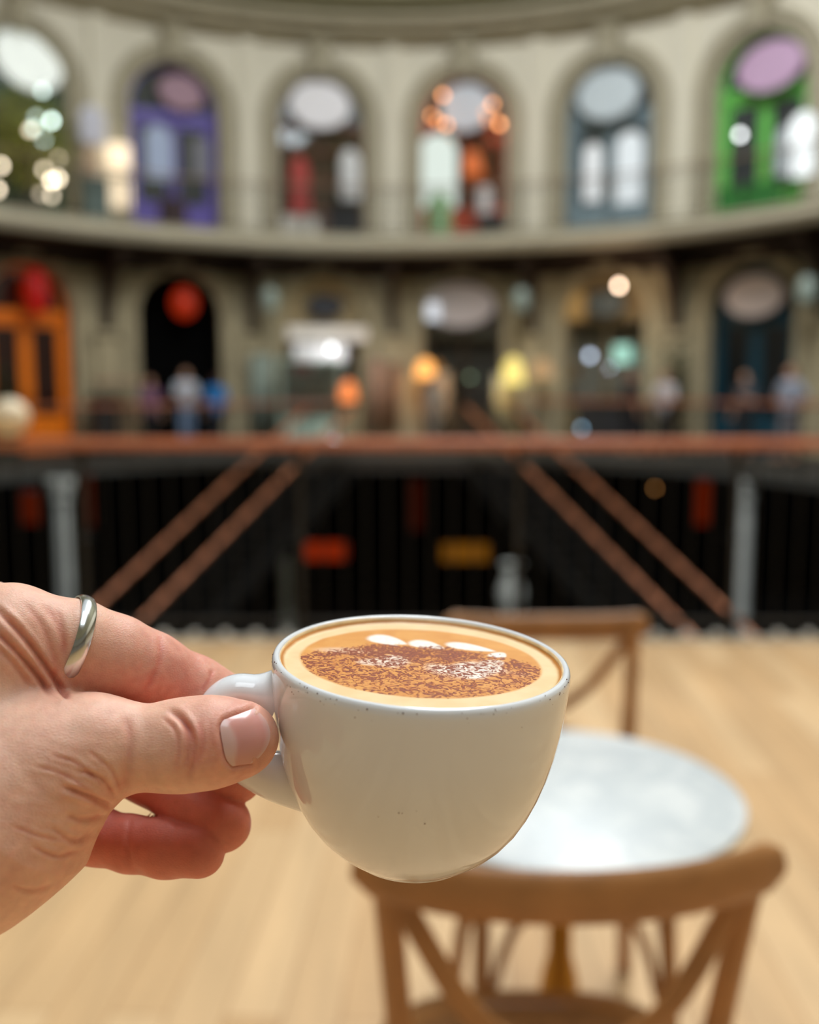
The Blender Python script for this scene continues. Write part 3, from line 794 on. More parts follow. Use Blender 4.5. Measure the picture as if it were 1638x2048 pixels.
# tree on the balcony
def leaf_tree(px, py, R, z0, h, cr, col, label, nm='potted_tree', n=900, cw_=.8, colb=None):
    p = hit(px, py, R); e = empty(nm, (p.x, p.y, z0), -phi_of(p), label, 'tree')
    MB().lathe([(.22, 0), (.28, .1), (.32, .45), (.27, .45), (.25, .4)], seg=16).build('pot', mat('tree_pot', (70, 74, 60), .7), e, smooth=True)
    mb = MB().tube([(0, 0, .35), (.05, .02, h * .4), (0, 0, h * .8)], [.06, .045, .02], 8)
    for k in range(8):
        a = k * 2.4; mb.tube([(0.02, 0, h * (.35 + .05 * k)), (cr * .7 * math.cos(a), cr * .5 * math.sin(a), h * (.5 + .055 * k))], [.025, .01], 6)
    mb.build('trunk', mat('bark', (84, 62, 40), .9), e)
    mb = MB()
    rnd = random.Random(int(px))
    for i in range(n):
        u = rnd.random() ** .4; a = rnd.random() * 6.283; b_ = rnd.uniform(-1, 1); s = math.sqrt(1 - b_ * b_)
        c_ = Vector((cr * cw_ * u * s * math.cos(a), cr * .5 * u * s * math.sin(a), h * .62 + h * .40 * u * b_))
        l = rnd.uniform(.05, .10); q = Matrix.Rotation(rnd.random() * 6.28, 3, 'Z') @ Matrix.Rotation(rnd.uniform(-1, 1), 3, 'X')
        vs = [c_ + q @ Vector(v) for v in ((-l, 0, 0), (0, -l * .45, .01), (l, 0, 0), (0, l * .45, .01))]
        mb.add(vs, [(0, 1, 2, 3)])
    mb.build('foliage', mat('leaf_' + nm + str(int(px)), col, .6, var=.35, scale=3), e)
    return e
leaf_tree(52, 250, 10.35, ZS, 2.5, 1.25, (166, 168, 84), 'leafy olive green tree hung with bulbs at the upper left', n=1500)
leaf_tree(1352, 700, 10.3, 0, 2.5, .45, (52, 74, 40), 'tall dark green potted plant beside the white shirted person', 'potted_plant', 420)
leaf_tree(8, 800, 10.2, 0, 1.9, .5, (40, 60, 24), 'dark green potted plant by the orange doors at the left edge', 'potted_plant', 350)

# ---- ground level: cake cabinet, banners, boards, tables
def cabinet():
    p = hit(620, 800, 9.9); e = empty('display_cabinet', (p.x, p.y, 0), -phi_of(p), 'glass cabinet of shelves with pale goods under the cream arch', 'cabinet')
    mg = mat('cabinet_pale_green', (176, 200, 186), .4)
    MB().box((0, 0, .35), (1.45, .55, .7)).build('base', mg, e, bevel=.02)
    f = MB()
    for x in (-.7, .7):
        for y in (-.25, .25): f.box((x, y, 1.35), (.04, .04, 1.35))
    f.box((0, 0, 2.05), (1.45, .55, .06)); f.build('frame', mg, e)
    for z in (.95, 1.3, 1.65): MB().box((0, 0, z), (1.36, .48, .02)).build('shelf', mat('glass_shelf', (196, 210, 206), .2), e)
    MB().box((0, -.27, 1.35), (1.36, .008, 1.3)).build('glass_front', M_glass, e)
    MB().box((0, .26, 1.35), (1.36, .01, 1.3)).build('back_panel', mat('cab_back', (190, 204, 188), .5), e)
    rnd = random.Random(3)
    kinds = [((226, 226, 214), 'white'), ((200, 130, 60), 'golden'), ((190, 205, 195), 'mint'), ((120, 66, 40), 'brown')]
    for z in (.96, 1.31, 1.66):
        for k in range(6):
            c, nm = kinds[rnd.randrange(4)]
            r = rnd.uniform(.06, .10)
            w_ = polar(-e.rotation_euler.z * 0 + phi_of(p), 9.9)
            M = Matrix.Translation((p.x, p.y, 0)) @ Matrix.Rotation(-phi_of(p), 4, 'Z')
            q = M @ Vector((-.55 + .22 * k, -.02, z))
            lv = {.96: 'bottom', 1.31: 'middle', 1.66: 'top'}[z]
            ee = empty('cake', q, 0, '%s cake, %s on the %s shelf of the glass cabinet' % (nm, ('leftmost', 'second from the left', 'third from the left', 'third from the right', 'second from the right', 'rightmost')[k], lv), 'cake', 'cakes in the glass cabinet')
            MB().lathe([(r * .9, 0), (r * .9, .01), (r * .6, .02)], seg=14).build('plate', mat('plate_white', (225, 225, 220), .3), ee)
            MB().lathe([(r * .75, .015), (r * .8, .1), (r * .6, .13), (.01, .14)], seg=14).build('sponge', mat('cake_' + nm, c, .6), ee, smooth=True)
cabinet()
def box_sign(px, py, R, d, col, label, nm='shop_sign'):
    e = wall_e(nm, px, py, R, label, 'sign')
    MB().box((0, 0, 0), d).build('board', mat('bs_' + label[:20], col, .5, var=.06), e, bevel=.02)
    MB().box((0, -d[1] / 2 - .01, 0), (d[0] * .7, .02, d[2] * .25)).build('stripe', mat('bs2_' + label[:20], tuple(v * .82 for v in col), .5), e)
    return e
box_sign(655, 668, 10.75, (1.95, .12, .34), (244, 234, 222), 'long white fascia sign across the cream arch')
box_sign(640, 708, 10.45, (1.25, .06, .42), (240, 234, 232), 'smaller white hanging sign below the long white fascia')
box_sign(604, 735, 9.75, (.42, .05, .24), (216, 74, 66), 'small coral red sign above the glass cabinet')
box_sign(235, 762, 10.3, (.95, .5, .10), (184, 148, 120), 'pinkish wooden tabletop sign left of the black doorway', 'menu_board')
crate(205, 820, 10.1, (.5, .4, 1.2), (30, 26, 24), 'dark stand beside the orange doors', 0, 'lectern_stand', 'stand')
crate(252, 820, 10.45, (.45, .4, .95), (112, 92, 66), 'brown crate beside the dark stand left of the doorway', 0)
def banner(px, py, R, wd, z1, col, label):
    p = hit(px, py, R); e = empty('hanging_textile', (p.x, p.y, 0), -phi_of(p), label, 'textile')
    b = MB(); n = 14
    o = [(-wd / 2 + wd * k / n, .04 * math.sin(k * 1.7)) for k in range(n + 1)]
    vs = [(x, y, .35) for x, y in o] + [(x, y, z1) for x, y in o]
    b.add(vs, [(k, k + 1, n + 2 + k, n + 1 + k) for k in range(n)])
    ob = b.build('cloth', mat('bn_' + label[:20], col, .85, var=.2, scale=5), e, smooth=True)
    md = ob.modifiers.new('thickness', 'SOLIDIFY'); md.thickness = .015
    MB().tube([(-wd / 2 - .05, 0, z1), (wd / 2 + .05, 0, z1)], .015, 6).tube([(-wd / 2, 0, 0), (-wd / 2, 0, z1)], .015, 6).tube([(wd / 2, 0, 0), (wd / 2, 0, z1)], .015, 6).box((0, 0, .015), (wd + .1, .4, .03)).build('rail', M_iron, e)
banner(752, 780, 10.1, .26, 2.1, (182, 140, 118), 'dusty pink textile on a rail between the two middle arches')
banner(785, 780, 10.15, .28, 2.0, (150, 104, 80), 'rust pink textile on a rail beside the dusty pink one')
banner(884, 800, 10.4, .40, 1.8, (176, 158, 132), 'beige textile on a rail under the amber pendant lamp')
banner(1000, 800, 10.0, .32, 1.75, (196, 184, 160), 'cream textile on a rail under the pale yellow lamp')
banner(1055, 820, 10.05, .38, 1.4, (122, 116, 106), 'grey textile on a rail right of the pale yellow lamp')
banner(524, 770, 10.55, .55, 2.2, (140, 150, 138), 'grey green textile on a rail left of the glass cabinet')
# counter with screen
p = hit(1225, 800, 10.4); e = empty('shop_counter', (p.x, p.y, 0), -phi_of(p), 'dark shop counter under the slate oval sign', 'counter')
MB().box((0, 0, .5), (1.5, .6, 1.0)).build('body', mat('counter_dark', (40, 40, 44), .6), e); MB().box((0, 0, 1.02), (1.6, .7, .05)).build('worktop', mat('counter_top', (70, 60, 50), .5), e)
lit_window(1245, 708, 10.35, .42, .42, (170, 225, 205), 1.1, 'square mint white screen glowing behind the counter', arch=False)
lit_window(1150, 612, HR + .1, .50, .66, (220, 170, 96), .42, 'warm amber pane left of the slate oval sign', arch=False)  # warm patch of light put in as a glowing pane
lit_window(866, 622, HR - .2, .34, .44, (226, 230, 236), 1.05, 'round white glare of light at the left of the blush white sign')  # bright left part of the sign, its glare built as a glow
# white ball capping the railing post at the left edge
p = at_depth(22, 838, VY - .06)
e = empty('ball_finial', (p.x, p.y - .02, 1.1), 0, 'cream ball finial capping the left end of the wooden handrail', 'lamp')
MB().lathe([(.05, 0), (.06, .02), (.03, .05)], seg=14).build('holder', M_iron, e)
MB().ball((0, 0, .14), .105, 18).build('globe', mat('cream_globe', (226, 208, 176), .4), e, smooth=True)
MB().lathe([(.03,0),(.1,.02)], seg=12).build('collar', mat('cream_globe', (226, 208, 176), .4), e)
bp_ = at_depth(1163,857,9)

# ---- people on the far side
def person(px, R, H, shirt, trouser, label, hair=(40, 28, 20), z0=0.0, turn=0.0, arm='down', skin=(196, 150, 122), headdx=0):
    p = hit(px, 800, R); e_loc = Vector((p.x, p.y, z0)); ph = -phi_of(p) + turn
    s = H / 1.75
    def q(x, y, z): return (x * s, y * s, z * s)
    S = SDF(); S.mm = False
    fr = -1
    arms = []
    for sd in (-1, 1):
        sh = (sd * .19, 0, 1.42)
        if arm == 'phone' or (arm == 'one' and sd == 1): el, ha = (sd * .24, fr * .10, 1.16), (sd * .10, fr * .32, 1.25)
        elif arm == 'hips': el, ha = (sd * .34, .04, 1.15), (sd * .17, fr * .03, 1.0)
        else: el, ha = (sd * .25, .02, 1.13), (sd * .26, fr * .06, .88)
        arms.append((sh, el, ha, sd))
    core = [(('c', q(0, 0, 1.02), q(0, 0, 1.35), .145 * s, .165 * s), .08), (('c', q(-.13, 0, 1.42), q(.13, 0, 1.42), .075 * s, .075 * s), .08),
            (('c', q(-.09, .0, .93), q(.09, 0, .93), .115 * s, .115 * s), .08), (('c', q(0, 0, 1.45), q(0, fr * .02, 1.55), .058 * s, .052 * s), .05),
            (('e', q(0, fr * .02, 1.645), q(.078, .098, .118), None), .03), (('c', q(0, fr * .10, 1.62), q(0, fr * .118, 1.615), .016 * s, .012 * s), .02),
            (('e', q(-.08, 0, 1.64), q(.014, .025, .034), None), .01), (('e', q(.08, 0, 1.64), q(.014, .025, .034), None), .01)]
    stride = .12
    legs = []
    for sd in (-1, 1):
        kn, an = (sd * .10, fr * .03 + sd * stride * .4, .50), (sd * .11, .02 + sd * stride, .09)
        legs.append((kn, an, sd))
        core += [(('c', q(sd * .09, 0, .90), q(*kn), .085 * s, .058 * s), .04), (('c', q(*kn), q(*an), .058 * s, .04 * s), .03), (('c', q(an[0], an[1] + .02, .045), q(an[0], an[1] + fr * .17, .035), .045 * s, .035 * s), .03)]
    S.groups = [core]
    for sh, el, ha, sd in arms:
        pr = [(('c', q(*sh), q(*el), .052 * s, .042 * s), .03), (('c', q(*el), q(*ha), .040 * s, .028 * s), .03)]
        hv = Vector(ha) - Vector(el); hv.normalize()
        pc = Vector(ha) + hv * .05
        pr.append((('c', q(*ha), q(*pc), .032 * s, .036 * s), .02))
        side = hv.cross(Vector((0, 1, 0))); side = side.normalized() if side.length > .1 else Vector((1, 0, 0))
        for f in range(4):
            a = pc + side * (.022 * (f - 1.5)); b_ = a + hv * (.075 - .008 * abs(f - 1.4)) + Vector((0, fr * .015, 0))
            pr.append((('c', q(*a), q(*b_), .011 * s, .009 * s), .006))
        pr.append((('c', q(*(pc - hv * .02)), q(*(pc + side * .05 * sd + hv * .02)), .013 * s, .010 * s), .01))
        S.groups.append({'prims': pr, 'k': .03})
    V, F = sdf_mesh(S, (-.5 * s, -.5 * s, -.02), (.5 * s, .45 * s, 1.85 * s), .02)
    body = mesh_np('person', V, F, mat('skin_far', skin, .5, var=.05))
    body.location = e_loc; body.rotation_euler = (0, 0, ph)
    tag(body, label, 'person')
    T = SDF(); T.mm = False
    core = [(('c', q(0, 0, .98), q(0, 0, 1.35), .17 * s, .185 * s), .08), (('c', q(-.15, 0, 1.42), q(.15, 0, 1.42), .085 * s, .085 * s), .06)]
    T.groups = [core]
    for sh, el, ha, sd in arms: T.groups.append({'prims': [(('c', q(*sh), tuple(np.array(q(*sh)) * .25 + np.array(q(*el)) * .75), .068 * s, .062 * s), .02)], 'k': .04})
    V, F = sdf_mesh(T, (-.5 * s, -.4 * s, .7 * s), (.5 * s, .4 * s, 1.62 * s), .02)
    mesh_np('shirt', V, F, mat('cloth_%d_%d_%d' % shirt, shirt, .85, var=.12, scale=9), body)
    L = SDF(); L.mm = False
    core = [(('c', q(-.09, 0, .95), q(.09, 0, .95), .135 * s, .135 * s), .06)]
    for kn, an, sd in legs: core += [(('c', q(sd * .09, 0, .90), q(*kn), .10 * s, .075 * s), .02), (('c', q(*kn), q(an[0], an[1], .12), .075 * s, .065 * s), .02)]
    L.groups = [core]
    V, F = sdf_mesh(L, (-.4 * s, -.4 * s, 0), (.4 * s, .4 * s, 1.2 * s), .02)
    mesh_np('trousers', V, F, mat('cloth_%d_%d_%d' % trouser, trouser, .85, var=.12, scale=9), body)
    Hh = SDF(); Hh.mm = False
    Hh.groups = [[(('e', q(0, .015, 1.685), q(.088, .10, .095), None), .02), (('e', q(0, .05, 1.63), q(.08, .07, .09), None), .03)]]
    V, F = sdf_mesh(Hh, (-.15 * s, -.15 * s, 1.45 * s), (.15 * s, .2 * s, 1.85 * s), .015)
    mesh_np('hair', V, F, mat('hair_%d' % hair[0], hair, .7), body)
    return body
person(372, 10.0, 1.80, (196, 202, 214), (110, 130, 160), 'person in a white t-shirt standing before the black doorway', arm='phone')
person(432, 9.8, 1.66, (30, 120, 190), (24, 26, 34), 'person in a bright blue top with back turned by the black doorway', turn=math.pi, hair=(60, 30, 24))
person(300, 10.1, 1.62, (120, 84, 112), (20, 18, 20), 'person in a mauve top at the left of the black doorway', hair=(90, 54, 34))
person(1262, 9.4, 1.74, (26, 22, 26), (24, 24, 30), 'person in black clothes at the shop counter', turn=2.4, hair=(120, 70, 50))
person(1330, 9.5, 1.72, (196, 190, 192), (30, 28, 30), 'person in a white shirt beside the tall potted plant', arm='one')
person(1580, 9.6, 1.80, (150, 156, 172), (110, 106, 110), 'person in a pale blue top in front of the dark teal doors', arm='hips', hair=(120, 70, 60))
person(1490, 9.9, 1.70, (60, 66, 74), (26, 28, 32), 'person in dark grey clothes before the dark teal doors', arm='one')
person(868, 9.7, 1.66, (150, 140, 130), (120, 112, 104), 'person in a beige outfit under the amber pendant lamp', turn=.6, hair=(70, 44, 30))
# ================================================================== CHAIRS AND TABLES
M_chair = mat('mid_brown_chair_wood', (168, 116, 66), 0.42, var=0.18, scale=14, coat=.15)
M_rattan = mat('woven_rattan', (150, 104, 60), 0.7, var=0.3, scale=60, bump=.5)
def bez(pts, n=12):   # Catmull-Rom through pts
    P = [Vector(p) for p in pts]; P = [P[0] * 2 - P[1]] + P + [P[-1] * 2 - P[-2]]; out = []
    for i in range(1, len(P) - 2):
        for k in range(n):
            t = k / n; a, b, c, d = P[i - 1], P[i], P[i + 1], P[i + 2]
            out.append(0.5 * ((2 * b) + (c - a) * t + (2 * a - 5 * b + 4 * c - d) * t * t + (3 * b - a - 3 * c + d) * t ** 3))
    out.append(P[-2]); return out
def chair(loc, rz, label, H=.895, W=.205, bow=.055):
    """cross-back bentwood chair, seat facing local +Y"""
    e = empty('cross_back_chair', loc, rz, label, 'chair', None)
    prof = []
    mb = MB(); n = 40
    def sup(a, r, r0=.87): 
        x, y = math.cos(a), math.sin(a); k = (abs(x) ** 3 + abs(y) ** 3) ** (-1 / 3); wd = r * (1.0 + .06 * y)
        return (x * k * wd, y * k * r * .86 - .045)
    for r, z in ((.215, .43), (.222, .44), (.222, .455), (.212, .463), (.18, .464)):
        pass
    lv = ((.212, .425), (.222, .435), (.222, .458), (.212, .466), (.175, .466), (.17, .462))
    vs = [(*sup(2 * math.pi * k / n, r), z) for r, z in lv for k in range(n)]
    fs = [(i * n + k, i * n + (k + 1) % n, (i + 1) * n + (k + 1) % n, (i + 1) * n + k) for i in range(len(lv) - 1) for k in range(n)]
    fs.append(tuple(range(n))[::-1])
    mb.add(vs, fs); mb.build('seat', M_chair, e, smooth=True)
    mb = MB(); mb.add([(*sup(2 * math.pi * k / n, .172), .4625) for k in range(n)], [tuple(range(n))]); mb.build('rattan_seat_panel', M_rattan, e)
    for s in (-1, 1):
        MB().tube(bez([(s * .205, -.27, 0), (s * .182, -.215, .25), (s * .172, -.20, .45), (s * .188, -.225, .65), (s * W, -.27, H - .02)], 6), [.018] * 12 + [.017] * 7 + [.016] * 6, 12).build('back_post', M_chair, e, smooth=True)
        MB().tube(bez([(s * .185, .115, .44), (s * .188, .14, .22), (s * .20, .165, 0)], 6), .017, 12).build('leg', M_chair, e, smooth=True)
        # bent side brace arching between the legs under the seat
        MB().tube(bez([(s * .188, .135, .16), (s * .18, .09, .36), (s * .18, -.02, .415), (s * .18, -.12, .36), (s * .187, -.20, .16)], 6), .010, 8).build('side_brace', M_chair, e, smooth=True)
    MB().tube(bez([(-.178, .14, .16), (-.12, .13, .34), (0, .12, .405), (.12, .13, .34), (.178, .14, .16)], 6), .010, 8).build('front_brace', M_chair, e, smooth=True)
    MB().tube(bez([(-.178, -.205, .16), (-.12, -.20, .34), (0, -.19, .405), (.12, -.20, .34), (.178, -.205, .16)], 6), .010, 8).build('rear_brace', M_chair, e, smooth=True)
    # curved top rail
    hb = .031
    pts = [(x * (W + .032) / 1.0, -.265 - bow * (1 - x * x) , H - hb + .012 * abs(x) ** 3) for x in [-1 + 2 * k / 24 for k in range(25)]]
    MB().tube(pts, [.012] + [.0125] * 23 + [.010], 12, flat=[.018] + [hb] * 23 + [.018]).build('top_rail', M_chair, e, smooth=True)
    # crossed bent back strips
    for s in (-1, 1):
        cs_ = MB().tube(bez([(-s * (W - .015), -.268, H - .055), (-s * .10, -.262 - .02, .70), (s * .02, -.245 - s * .008 - .012, .625), (s * .12, -.212, .54), (s * .172, -.196, .47)], 7), .0055, 10, flat=.014, up=(1, 0, 0)).build('cross_strip', M_chair, e, smooth=True)
    MB().ball((0, -.258, .63), .018, 12).build('cross_rivet', mat('brass_rivet', (160, 120, 60), .4, 1), cs_, smooth=True)
    return e
M_marble = None
def marble():
    m = bpy.data.materials.new('white_marble'); m.use_nodes = True
    nt = m.node_tree; b = nt.nodes['Principled BSDF']
    tc = nt.nodes.new('ShaderNodeTexCoord'); n1 = nt.nodes.new('ShaderNodeTexNoise'); n1.inputs['Scale'].default_value = 5; n1.inputs['Detail'].default_value = 8; n1.inputs['Distortion'].default_value = 1.6
    nt.links.new(tc.outputs['Object'], n1.inputs['Vector'])
    cr = nt.nodes.new('ShaderNodeValToRGB'); e = cr.color_ramp.elements
    e[0].position = .40; e[0].color = (*lin((212, 216, 215)), 1); e[1].position = .60; e[1].color = (*lin((218, 221, 220)), 1)
    k = cr.color_ramp.elements.new(.50); k.color = (*lin((196, 202, 204)), 1)
    nt.links.new(n1.outputs['Fac'], cr.inputs[0]); nt.links.new(cr.outputs[0], b.inputs['Base Color'])
    b.inputs['Roughness'].default_value = .4
    return m
M_marble = marble()
M_brass = mat('aged_brass', (176, 132, 60), .35, metal=.9, var=.15)
def table(loc, label, r=.287, h=.75):
    e = empty('bistro_table', loc, 0, label, 'table')
    MB().lathe([(r - .012, h - .024), (r, h - .018), (r, h - .006), (r - .008, h)], seg=72).build('marble_top', M_marble, e, smooth=True)
    MB().lathe([(.14, h - .036), (.14, h - .0245)], seg=24).build('mounting_plate', M_brass, e)
    MB().lathe([(.03, .05), (.03, .10), (.022, .14), (.02, .30), (.030, .36), (.034, .39), (.030, .42), (.02, .46), (.018, h - .10), (.03, h - .06), (.03, h - .035)], seg=24).build('pedestal_pole', M_brass, e, smooth=True)
    MB().lathe([(.21, 0), (.215, .01), (.20, .022), (.09, .035), (.04, .055)], seg=40).build('base_plate', M_brass, e, smooth=True)
    return e
table((.252, 1.565, 0), 'round white marble bistro table on a brass pedestal behind the cup')
chair((.172, 1.315, 0), .02, 'near brown cross-back wooden chair with its curved back towards the camera')
chair((.325, 1.985, 0), math.pi + .03, 'brown cross-back wooden chair on the far side of the marble table', bow=.02, H=.877)

# ================================================================== CUP OF COFFEE
R0 = 0.0462
def porcelain():
    m = bpy.data.materials.new('glazed_white_porcelain'); m.use_nodes = True
    nt = m.node_tree; b = nt.nodes['Principled BSDF']
    no = nt.nodes.new('ShaderNodeTexNoise'); no.inputs['Scale'].default_value = 40
    tc = nt.nodes.new('ShaderNodeTexCoord'); nt.links.new(tc.outputs['Object'], no.inputs['Vector'])
    mr = nt.nodes.new('ShaderNodeMixRGB'); mr.inputs[1].default_value = (*lin((230, 233, 237)), 1); mr.inputs[2].default_value = (*lin((236, 239, 242)), 1)
    nt.links.new(no.outputs['Fac'], mr.inputs[0]); nt.links.new(mr.outputs[0], b.inputs['Base Color'])
    b.inputs['Roughness'].default_value = .07; b.inputs['IOR'].default_value = 1.55
    b.inputs['Coat Weight'].default_value = .3; b.inputs['Coat Roughness'].default_value = .03
    return m
M_porc = porcelain()
cup_c = CAM_M @ Vector(((843 - CX) / FPX * .311, (CY - 1311) / FPX * .311, -.311))
cup = MB()
outer = [(.0, -1.40), (.37, -1.40), (.385, -1.455), (.41, -1.465), (.435, -1.455), (.45, -1.435), (.52, -1.39), (.60, -1.325), (.68, -1.24), (.755, -1.135), (.82, -1.01), (.875, -.87), (.92, -.72), (.953, -.57), (.975, -.42),
         (.99, -.27), (1.0, -.14), (1.003, -.07), (1.0, -.03), (.99, -.008), (.975, .002), (.96, -.002), (.95, -.015), (.944, -.05), (.935, -.15), (.92, -.4), (.85, -.75), (.68, -1.08), (.4, -1.27), (.0, -1.32)]
cup.lathe([(max(r, 1e-6) * R0, z * R0 * .975) for r, z in outer], seg=160)
cup_o = cup.build('coffee_cup', M_porc, None, smooth=False)
cup_o.data.polygons.foreach_set('use_smooth', [True] * len(cup_o.data.polygons))
cup_o.location = cup_c
cup_o.rotation_euler = (Matrix.Rotation(3.1 * D2R, 3, 'Y') @ Matrix.Rotation(2.8 * D2R, 3, 'X')).to_euler()
tag(cup_o, 'white glazed porcelain cup of cappuccino held up by its handle', 'cup')
hp = bez([(-.965, -.02, -.34), (-1.06, -.03, -.31), (-1.22, -.04, -.29), (-1.34, -.05, -.35), (-1.415, -.05, -.48), (-1.40, -.05, -.62), (-1.30, -.04, -.74), (-1.14, -.03, -.84), (-.95, -.02, -.91), (-.78, -.01, -.94), (-.66, 0, -.95)], 6)
n_ = len(hp)
hr = []; hf = []
for i in range(n_):
    t = i / (n_ - 1)
    flare0 = max(0, 1 - t / .16); flare1 = max(0, (t - .62) / .38)
    hr.append(R0 * (.10 + .20 * flare0 ** 1.5 + .135 * flare1 ** .8)); hf.append(R0 * (.135 + .05 * flare0 + .06 * flare1))
MB().tube([p * R0 for p in hp], hr, 24, flat=hf, up=(0, 1, 0)).build('handle', M_porc, cup_o, smooth=True)
# cocoa specks clinging to the outside of the rim
rnd = random.Random(11)
mb = MB()
for i in range(62):
    a = rnd.uniform(math.pi * 1.02, math.pi * 1.99); z = -abs(rnd.gauss(0, .045)) - .002
    rr = (1.001 if z < -.03 else .99 + (-z) * .35) * R0
    if i < 5: z = rnd.uniform(-.75, -.6); a = rnd.uniform(1.42, 1.52) * math.pi; rr = .9565 * R0 + (z + .57) * .2 * R0 + .0001
    c0 = Vector((rr * math.cos(a), rr * math.sin(a), z * R0)); s = rnd.uniform(.00009, .00022)
    mb.ball(c0, s, 6, sz=rnd.uniform(.5, 1.2))
M_cocoa = mat('cocoa', (92, 44, 22), .8, var=.3, scale=900)
sp = mb.build('cocoa_specks', M_cocoa, cup_o); sp['kind'] = 'stuff'

# coffee surface
HZ = -.052 * R0; RC = .944 * R0
nr_, na_ = 150, 360
V = [(0, 0, HZ)]; mask = [(1, 0, 0)]
def sstep(a, b, x): x = min(max((x - a) / (b - a), 0), 1); return x * x * (3 - 2 * x)
def leaf(x, y, cx, cy, lx, ly, rot, p=2.2):
    dx, dy = x - cx, y - cy; c, s = math.cos(rot), math.sin(rot)
    u, v = (c * dx + s * dy) / lx, (-s * dx + c * dy) / ly
    v = v / max(.25, 1 - .55 * u)            # pointed towards +u
    return 1 - sstep(.75, 1.05, math.sqrt(u * u + v * v))
from mathutils import noise as NZ
def masks(x, y):
    r = math.hypot(x, y); n1 = NZ.noise(Vector((x * 5, y * 5, 1.3))); n2 = NZ.noise(Vector((x * 14, y * 14, 4.1)))
    e = math.sqrt((x / .865) ** 2 + ((y - .05) / .76) ** 2)
    orange = 1 - sstep(.985, 1.025, e + .012 * n1)
    top = .36 - .36 * (abs(x + .02) / .86) ** 2.2 + .05 * n1 + .06 * n2
    powder = (1 - sstep(-.05, .10, y - top)) * (1 - sstep(.985, 1.01, e + .012 * n1 + .01 * n2))
    dens = .55 + .38 * math.exp(-((x + .05) / .55) ** 2 - ((y - .20) / .14) ** 2) - .06 * sstep(0, -.6, y) + .10 * n1 + .08 * sstep(.5, .8, abs(x))
    white = max(leaf(x, y, -.25, .49, .18, .105, -.50), leaf(x, y, -.28, .42, .13, .03, -.45), leaf(x, y, .05, .42, .16, .095, -.50), leaf(x, y, .38, .42, .21, .085, -.34), leaf(x, y, .58, .26, .07, .08, -.9))
    white = max(white, 1.0 * (1 - sstep(.5, 1.0, math.hypot((x - .32) / .38, (y + .14) / .22) + .5 * n1)), .75 * (1 - sstep(.5, 1.0, math.hypot((x + .22) / .22, (y + .02) / .13) + .6 * n1)),
                .8 * leaf(x, y, .52, .05, .10, .10, -1.2), .4 * (1 - sstep(.3, 1, math.hypot((x + .55) / .3, (y - .18) / .1))))
    return (orange, powder * dens, min(1, white))
for i in range(1, nr_ + 1):
    for k in range(na_):
        r = i / nr_; a = 2 * math.pi * k / na_
        x, y = r * math.cos(a), r * math.sin(a)
        meniscus = .022 * R0 * max(0, (r - .955) / .045) ** 2
        V.append((x * RC, y * RC, HZ + meniscus + .004 * R0 * (1 - r * r)))
        mask.append(masks(x, y))
F = [(0, 1 + k, 1 + (k + 1) % na_) for k in range(na_)]
for i in range(nr_ - 1):
    for k in range(na_):
        a = 1 + i * na_; b = a + na_; F.append((a + k, b + k, b + (k + 1) % na_, a + (k + 1) % na_))
